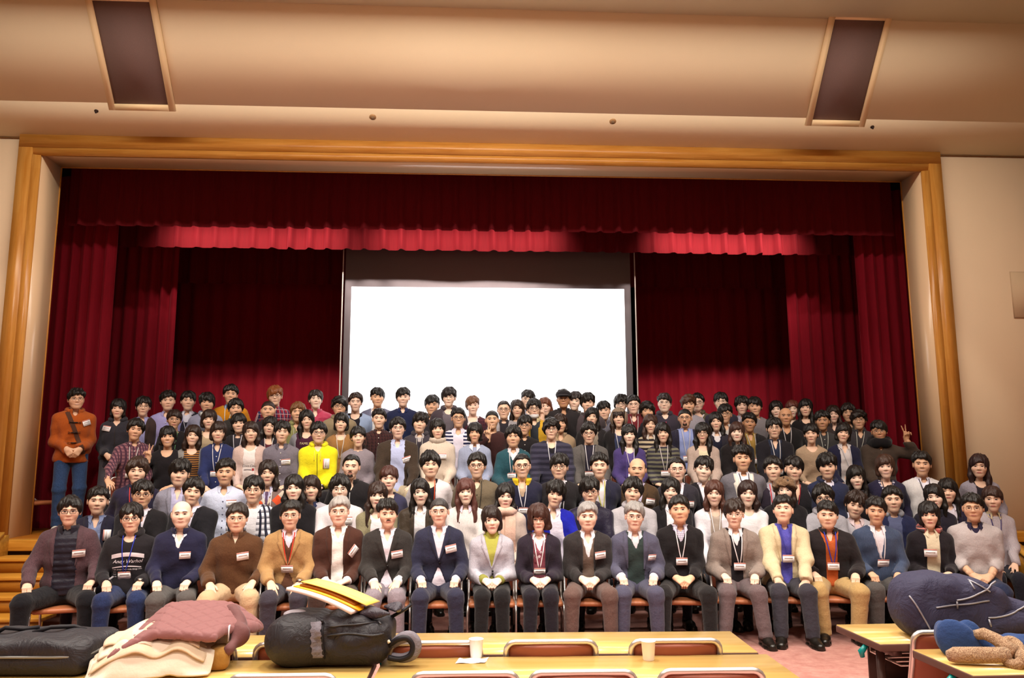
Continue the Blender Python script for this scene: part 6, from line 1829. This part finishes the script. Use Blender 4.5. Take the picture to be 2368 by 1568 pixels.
obj('cover', mk_mesh('cover', V + vec(.02, .01, .024), Q, mats=[plain('folder_light_yellow', 'f6d268', .4)], smooth=False), e)
V, Q = sheet(.28, .14, .010, .011)
obj('inner_sheets', mk_mesh('inner_sheets', V + vec(-.01, .01, .005), Q, mats=[plain('sheet_amber', 'a8641c', .6)], smooth=False), e)
# navy backpack at right
q = at_z(2215, 1497, TZ)
t = thing('navy_backpack', 'large navy backpack with pale zips on the right table', 'backpack', (q[0] + .10, q[1] + .20, TZ + .021), math.radians(-6))
def fnv(P):
    x, y, z = P.T
    top = .31 - .42 * np.clip(x - .0, 0, 1) - .9 * np.clip(-x - .14, 0, 1) ** 1.3
    d = smin(rbox(P, (-.02, 0, .14), (.25, .15, .16), .09), rbox(P, (.24, 0, .09), (.22, .14, .09), .06), .05)
    d = smax(d, (z - top) * .85, .04)
    return d + .007 * np.sin(16 * x + 26 * z + 2 * np.sin(10 * x)) + .003 * np.sin(44 * x - 20 * z)
soft('bag_body', fnv, (-.34, -.23, -.02), (.54, .23, .36), .012, M_NAVYN, t)
def fpk(P):
    return ell(P, vec(.20, -.085, .075), (.17, .085, .075)) + .004 * np.sin(30 * P[:, 0] + 20 * P[:, 2])
soft('front_pocket', fpk, (-.0, -.21, -.02), (.42, .04, .18), .011, M_NAVYN, t)
def fpk2(P):
    return ell(P, vec(-.02, -.075, .20), (.15, .085, .075)) + .004 * np.sin(26 * P[:, 0] - 20 * P[:, 2])
soft('top_pocket', fpk2, (-.2, -.19, .1), (.16, .03, .3), .011, M_NAVYN, t)
_fn0 = fnv
fnv = lambda P: np.minimum(np.minimum(_fn0(P), fpk(P)), fpk2(P))
fr2 = lambda x, z: float(np.nan_to_num(front(fnv, [x], [z], -.3, .2, 80)[0], nan=-.12))
M_ZIP = plain('pale_zip', '9a9aa4', .35, .5, .3)
for path in ([(-.14 + .02 * k, .150 + .0025 * k) for k in range(14)], [(-.04 + .03 * k, .185 + .004 * k + .0012 * k * k) for k in range(8)], [(.10 + .03 * k, .105 + .002 * k * k * .6) for k in range(9)], [(-.25 + .01 * k, .20 - .02 * k) for k in range(9)], [(.05 + .015 * k, .275 - .010 * k) for k in range(6)]):
    MB().tube([(x, fr2(x, z) - .003, z) for x, z in smooth_path(path, 18)], .0042, 6).build('zipper', M_ZIP, t, True)
for x, z in ((-.04, .18), (.10, .10), (.05, .272)):
    MB().tube([(x, fr2(x, z) - .006, z), (x + .004, fr2(x, z - .035) - .007, z - .035)], .0045, 6).build('zip_pull', M_ZIP, t, True)
MB().tube([(.36, -.02, .15), (.42, -.03, .17), (.47, -.05, .14), (.49, -.06, .08)], .016, 8).build('shoulder_strap', nylon('strap_olive', '6a6a5c', .7), t, True)
# scarves on the near right table
q = at_z(2265, 1535, TZ)
t = thing('blue_scarf', 'crumpled denim blue scarf between backpack and knitted scarf', 'scarf', (q[0] + .06, q[1] + .10, TZ), 0)
def fbl(P):
    x, y, z = P.T
    d = smin(ell(P, vec(-.06, .05, .07), (.10, .08, .085)), ell(P, vec(.16, -.02, .04), (.13, .10, .06)), .03)
    d = np.maximum(d, -z)
    return d + .014 * np.sin(42 * x + 12 * z + 2 * np.sin(20 * y)) * np.clip(z / .05, 0, 1) + .006 * np.sin(70 * y + 30 * x)
soft('cloth', fbl, (-.22, -.16, -.02), (.34, .18, .2), .0095, fabric('2e4676', bump=.3), t)
t = thing('knitted_scarf', 'brown and cream knitted scarf knotted on the right table', 'scarf', (q[0] + .02, q[1] - .02, TZ), 0)
M_KN = fabric('b89c7c', 'heather', '84644e', sc=1.6, bump=.7)
kp = [(-.16, .02, .035), (-.13, .015, .04), (-.06, -.005, .042), (.02, -.02, .045), (.08, -.03, .05)]
MB().tube(kp, [.022, .034, .036, .034, .032], 12).build('rolled_end', M_KN, t, True)
MB().tube([(.02, .11, .10), (.045, .07, .115), (.07, .03, .10), (.09, -.01, .075), (.105, -.05, .06)], [.020, .026, .027, .030, .030], 12).build('upper_end', M_KN, t, True)
a = np.linspace(0, 2 * math.pi, 21)[:-1]
MB().tube(np.stack([.10 + .028 * np.cos(a), -.03 + .045 * np.sin(a), .055 + .030 * np.sin(a) + .028 * np.cos(a)], 1), .024, 10, True).build('knot', M_KN, t, True)
MB().tube([(.11, -.05, .05), (.14, -.10, .04), (.165, -.15, .03), (.18, -.19, .024)], [.030, .034, .034, .026], 12).build('lower_end', M_KN, t, True)

# ================================================================ extras worn by single people
def on_chest(ctx, x, z, off=.004, fn=None):
    y = front(fn or ctx['fulls'], x, z)
    return np.where(np.isnan(y), -.14, y) - off
def text_on(ctx, name, txt, x0, z0, size, mat, width=None, shear=0.0, arch=0.0, fn=None, off=.004):
    cu = bpy.data.curves.new('lettering', 'FONT')
    cu.body = txt; cu.size = size; cu.align_x = 'CENTER'; cu.shear = shear; cu.resolution_u = 3
    o = bpy.data.objects.new('lettering', cu)
    COL.objects.link(o)
    bpy.context.view_layer.update()
    me = bpy.data.meshes.new_from_object(o.evaluated_get(bpy.context.evaluated_depsgraph_get()))
    bpy.data.objects.remove(o)
    n = len(me.vertices)
    co = np.zeros(n * 3); me.vertices.foreach_get('co', co); co = co.reshape(-1, 3)
    k = 1.0
    if width: k = width / (co[:, 0].max() - co[:, 0].min())
    x = co[:, 0] * k + x0; z = co[:, 1] * min(k, 1.4) + z0 - arch * (co[:, 0] * k) ** 2
    y = on_chest(ctx, x, z, off, fn)
    me.vertices.foreach_set('co', np.stack([x, y, z], 1).astype(np.float32).ravel())
    me.materials.clear(); me.materials.append(mat); me.update()
    return obj(name, me, ctx['root'])
def patch_on(ctx, name, x0, x1, z0, z1, mat, arch=0.0, n=12, off=.0035, fn=None):
    u = np.linspace(0, 1, n)[:, None]; v = np.linspace(0, 1, 5)[None, :]
    X = x0 + (x1 - x0) * u + 0 * v
    Z = z0 + (z1 - z0) * v - arch * (X - (x0 + x1) / 2) ** 2
    y = on_chest(ctx, X.ravel(), Z.ravel(), off, fn)
    return obj(name, mk_mesh(name, np.stack([X.ravel(), y, Z.ravel()], 1), grid_faces(n, 5), mats=[mat]), ctx['root'])
PR = plain('print_white', 'e6e0e6', .7)
zt = c134['nb'][2]
patch_on(c134, 'printed_bar', -.13, .13, zt - .17, zt - .135, PR, 1.2)
text_on(c134, 'printed_signature', 'Andy Warhol', 0, zt - .225, .05, PR, .24, .35)
patch_on(c134, 'printed_bar', -.12, .11, zt - .258, zt - .249, PR, 1.0)
text_on(c134, 'printed_line', 'I am afraid of the little things that', 0, zt - .285, .016, PR, .23)
for i, tx in enumerate(('you', 'have', 'to do')):
    text_on(c134, 'printed_line', tx, -.10, zt - .305 - .02 * i, .016, PR)
z5 = c57['nb'][2]
inn = lambda P: c57['full'](P) + .008
INK = plain('print_ink', '2c2230', .7)
text_on(c57, 'printed_lettering', 'Coca-Cola', 0, z5 - .25, .05, INK, .15, .35, 0, inn)
patch_on(c57, 'printed_swoosh', -.055, .03, z5 - .285, z5 - .279, INK, 2.5, fn=inn)
patch_on(c57, 'printed_dot', .035, .058, z5 - .295, z5 - .268, plain('print_red', 'a83038', .6), 0, fn=inn)
z6 = c60['nb'][2]
inn6 = lambda P: c60['full'](P) + .008
text_on(c60, 'printed_lettering', 'FAMILY', 0, z6 - .155, .045, plain('print_cream', 'c8b890', .7), .13, 0, 0, inn6)
# fur hat
r = np.random.RandomState(3)
def fhat(P):
    d = ell(P, vec(0, .012, .040), (.122, .134, .108))
    d = smax(d, -.025 + .62 * np.clip(-P[:, 1] + .02, 0, .12) - P[:, 2], .02)
    return d + .004 * np.sin(90 * P[:, 0] + 3) * np.sin(90 * P[:, 1]) + .004 * np.sin(110 * P[:, 2] + 60 * P[:, 0])
def head_part(ctx, name, fn, lo, hi, vox, mat):
    V, Q = snet(fn, lo, hi, vox)
    return obj(name, mk_mesh(name, V, Q, mats=[mat]), ctx['root'], M=ctx['MH'])
head_part(c126, 'fur_hat', fhat, (-.17, -.17, -.07), (.17, .19, .19), .0085, fabric('8a6c50', 'heather', '5c4430', sc=.8, bump=.8))
# flat cap
def fcap(P):
    d = ell(P, vec(0, .010, .066), (.104, .126, .068))
    d = smax(d, .034 - P[:, 2], .01)
    pk = np.maximum(ell(P, vec(0, -.100, .044), (.078, .070, .016)), P[:, 1] + .02)
    return smin(d, pk, .015)
M_CAP = fabric('201e22')
cp_ = head_part(c25, 'flat_cap', fcap, (-.14, -.20, .0), (.14, .17, .17), .008, M_CAP)
# face mask under the chin
def fmask(P):
    d = np.abs(head_sdf(P) - .006) - .003
    d = np.maximum(d, np.maximum(P[:, 2] + .066 + .1 * np.clip(np.abs(P[:, 0]) - .02, 0, 1), -.125 - P[:, 2]))
    return np.maximum(d, P[:, 1] + .005)
head_part(c23, 'face_mask', fmask, (-.09, -.13, -.14), (.09, .02, -.04), .0042, plain('mask_white', 'e8e6e8', .8))
# hood over the head
def fhood(P):
    d = np.abs(ell(P, vec(0, .016, .0), (.108, .122, .138))) - .012
    d = np.maximum(d, -P[:, 2] - .12)
    return smax(d, -np.maximum(np.maximum(np.abs(P[:, 0]) - .078, P[:, 2] - .082), P[:, 1] + .0), .01)
head_part(c77, 'hood', fhood, (-.14, -.13, -.15), (.14, .17, .17), .009, fabric('8c7a68', 'heather', '7c6a5a'))
# headphones round the neck
nb = c6['nb']
a = np.linspace(-2.5, 2.5, 17)
MB().tube(np.stack([nb[0] + .078 * np.sin(a), nb[1] + .075 * np.cos(a) - .01, nb[2] + .035 - .02 * np.abs(a) / 2.5], 1), .012, 8).build('headphone_band', plain('phones_white', 'c8ccc8', .4), c6['root'], True)
for k in (-1, 1):
    c = vec(nb[0] + k * .052, nb[1] - .085, nb[2] - .0)
    MB().tube([c - vec(k * .012, -.01, 0), c + vec(k * .010, -.012, 0)], [.032, .028], 12).build('ear_cup', plain('phones_white', 'c8ccc8', .4), c6['root'], True)

# orange duffle coat: hood, satchel strap, toggles
ro, nbo = c_or['root'], c_or['nb']
tt = np.linspace(0, 1, 16)
xs = nbo[0] - .085 + .20 * tt; zs = nbo[2] + .0 - .50 * tt
V = []
for x, z in zip(xs, zs):
    y = on_chest(c_or, np.array([x - .022, x - .011, x, x + .011, x + .022]), np.array([z - .008, z - .004, z, z + .004, z + .008]), .007)
    V += [(x - .022 + .011 * j, y[j], z - .008 + .004 * j) for j in range(5)]
obj('satchel_strap', mk_mesh('satchel_strap', V, grid_faces(16, 5), mats=[fabric('4e3226')]), ro)
for dz in (.13, .25, .37):
    z = nbo[2] - dz
    y = float(on_chest(c_or, [0.0], [z], .012)[0])
    tg_ = MB().tube([(-.030, y, z), (.030, y, z)], [.007, .007], 8).build('toggle', plain('toggle', '1e1612', .4), ro, True)
    for k in (-1, 1):
        MB().tube([(k * .065, y + .006, z + .008), (k * .02, y, z), (k * .065, y + .006, z - .008)], .0035, 6).build('toggle_loop', plain('toggle', '1e1612', .4), tg_, True)
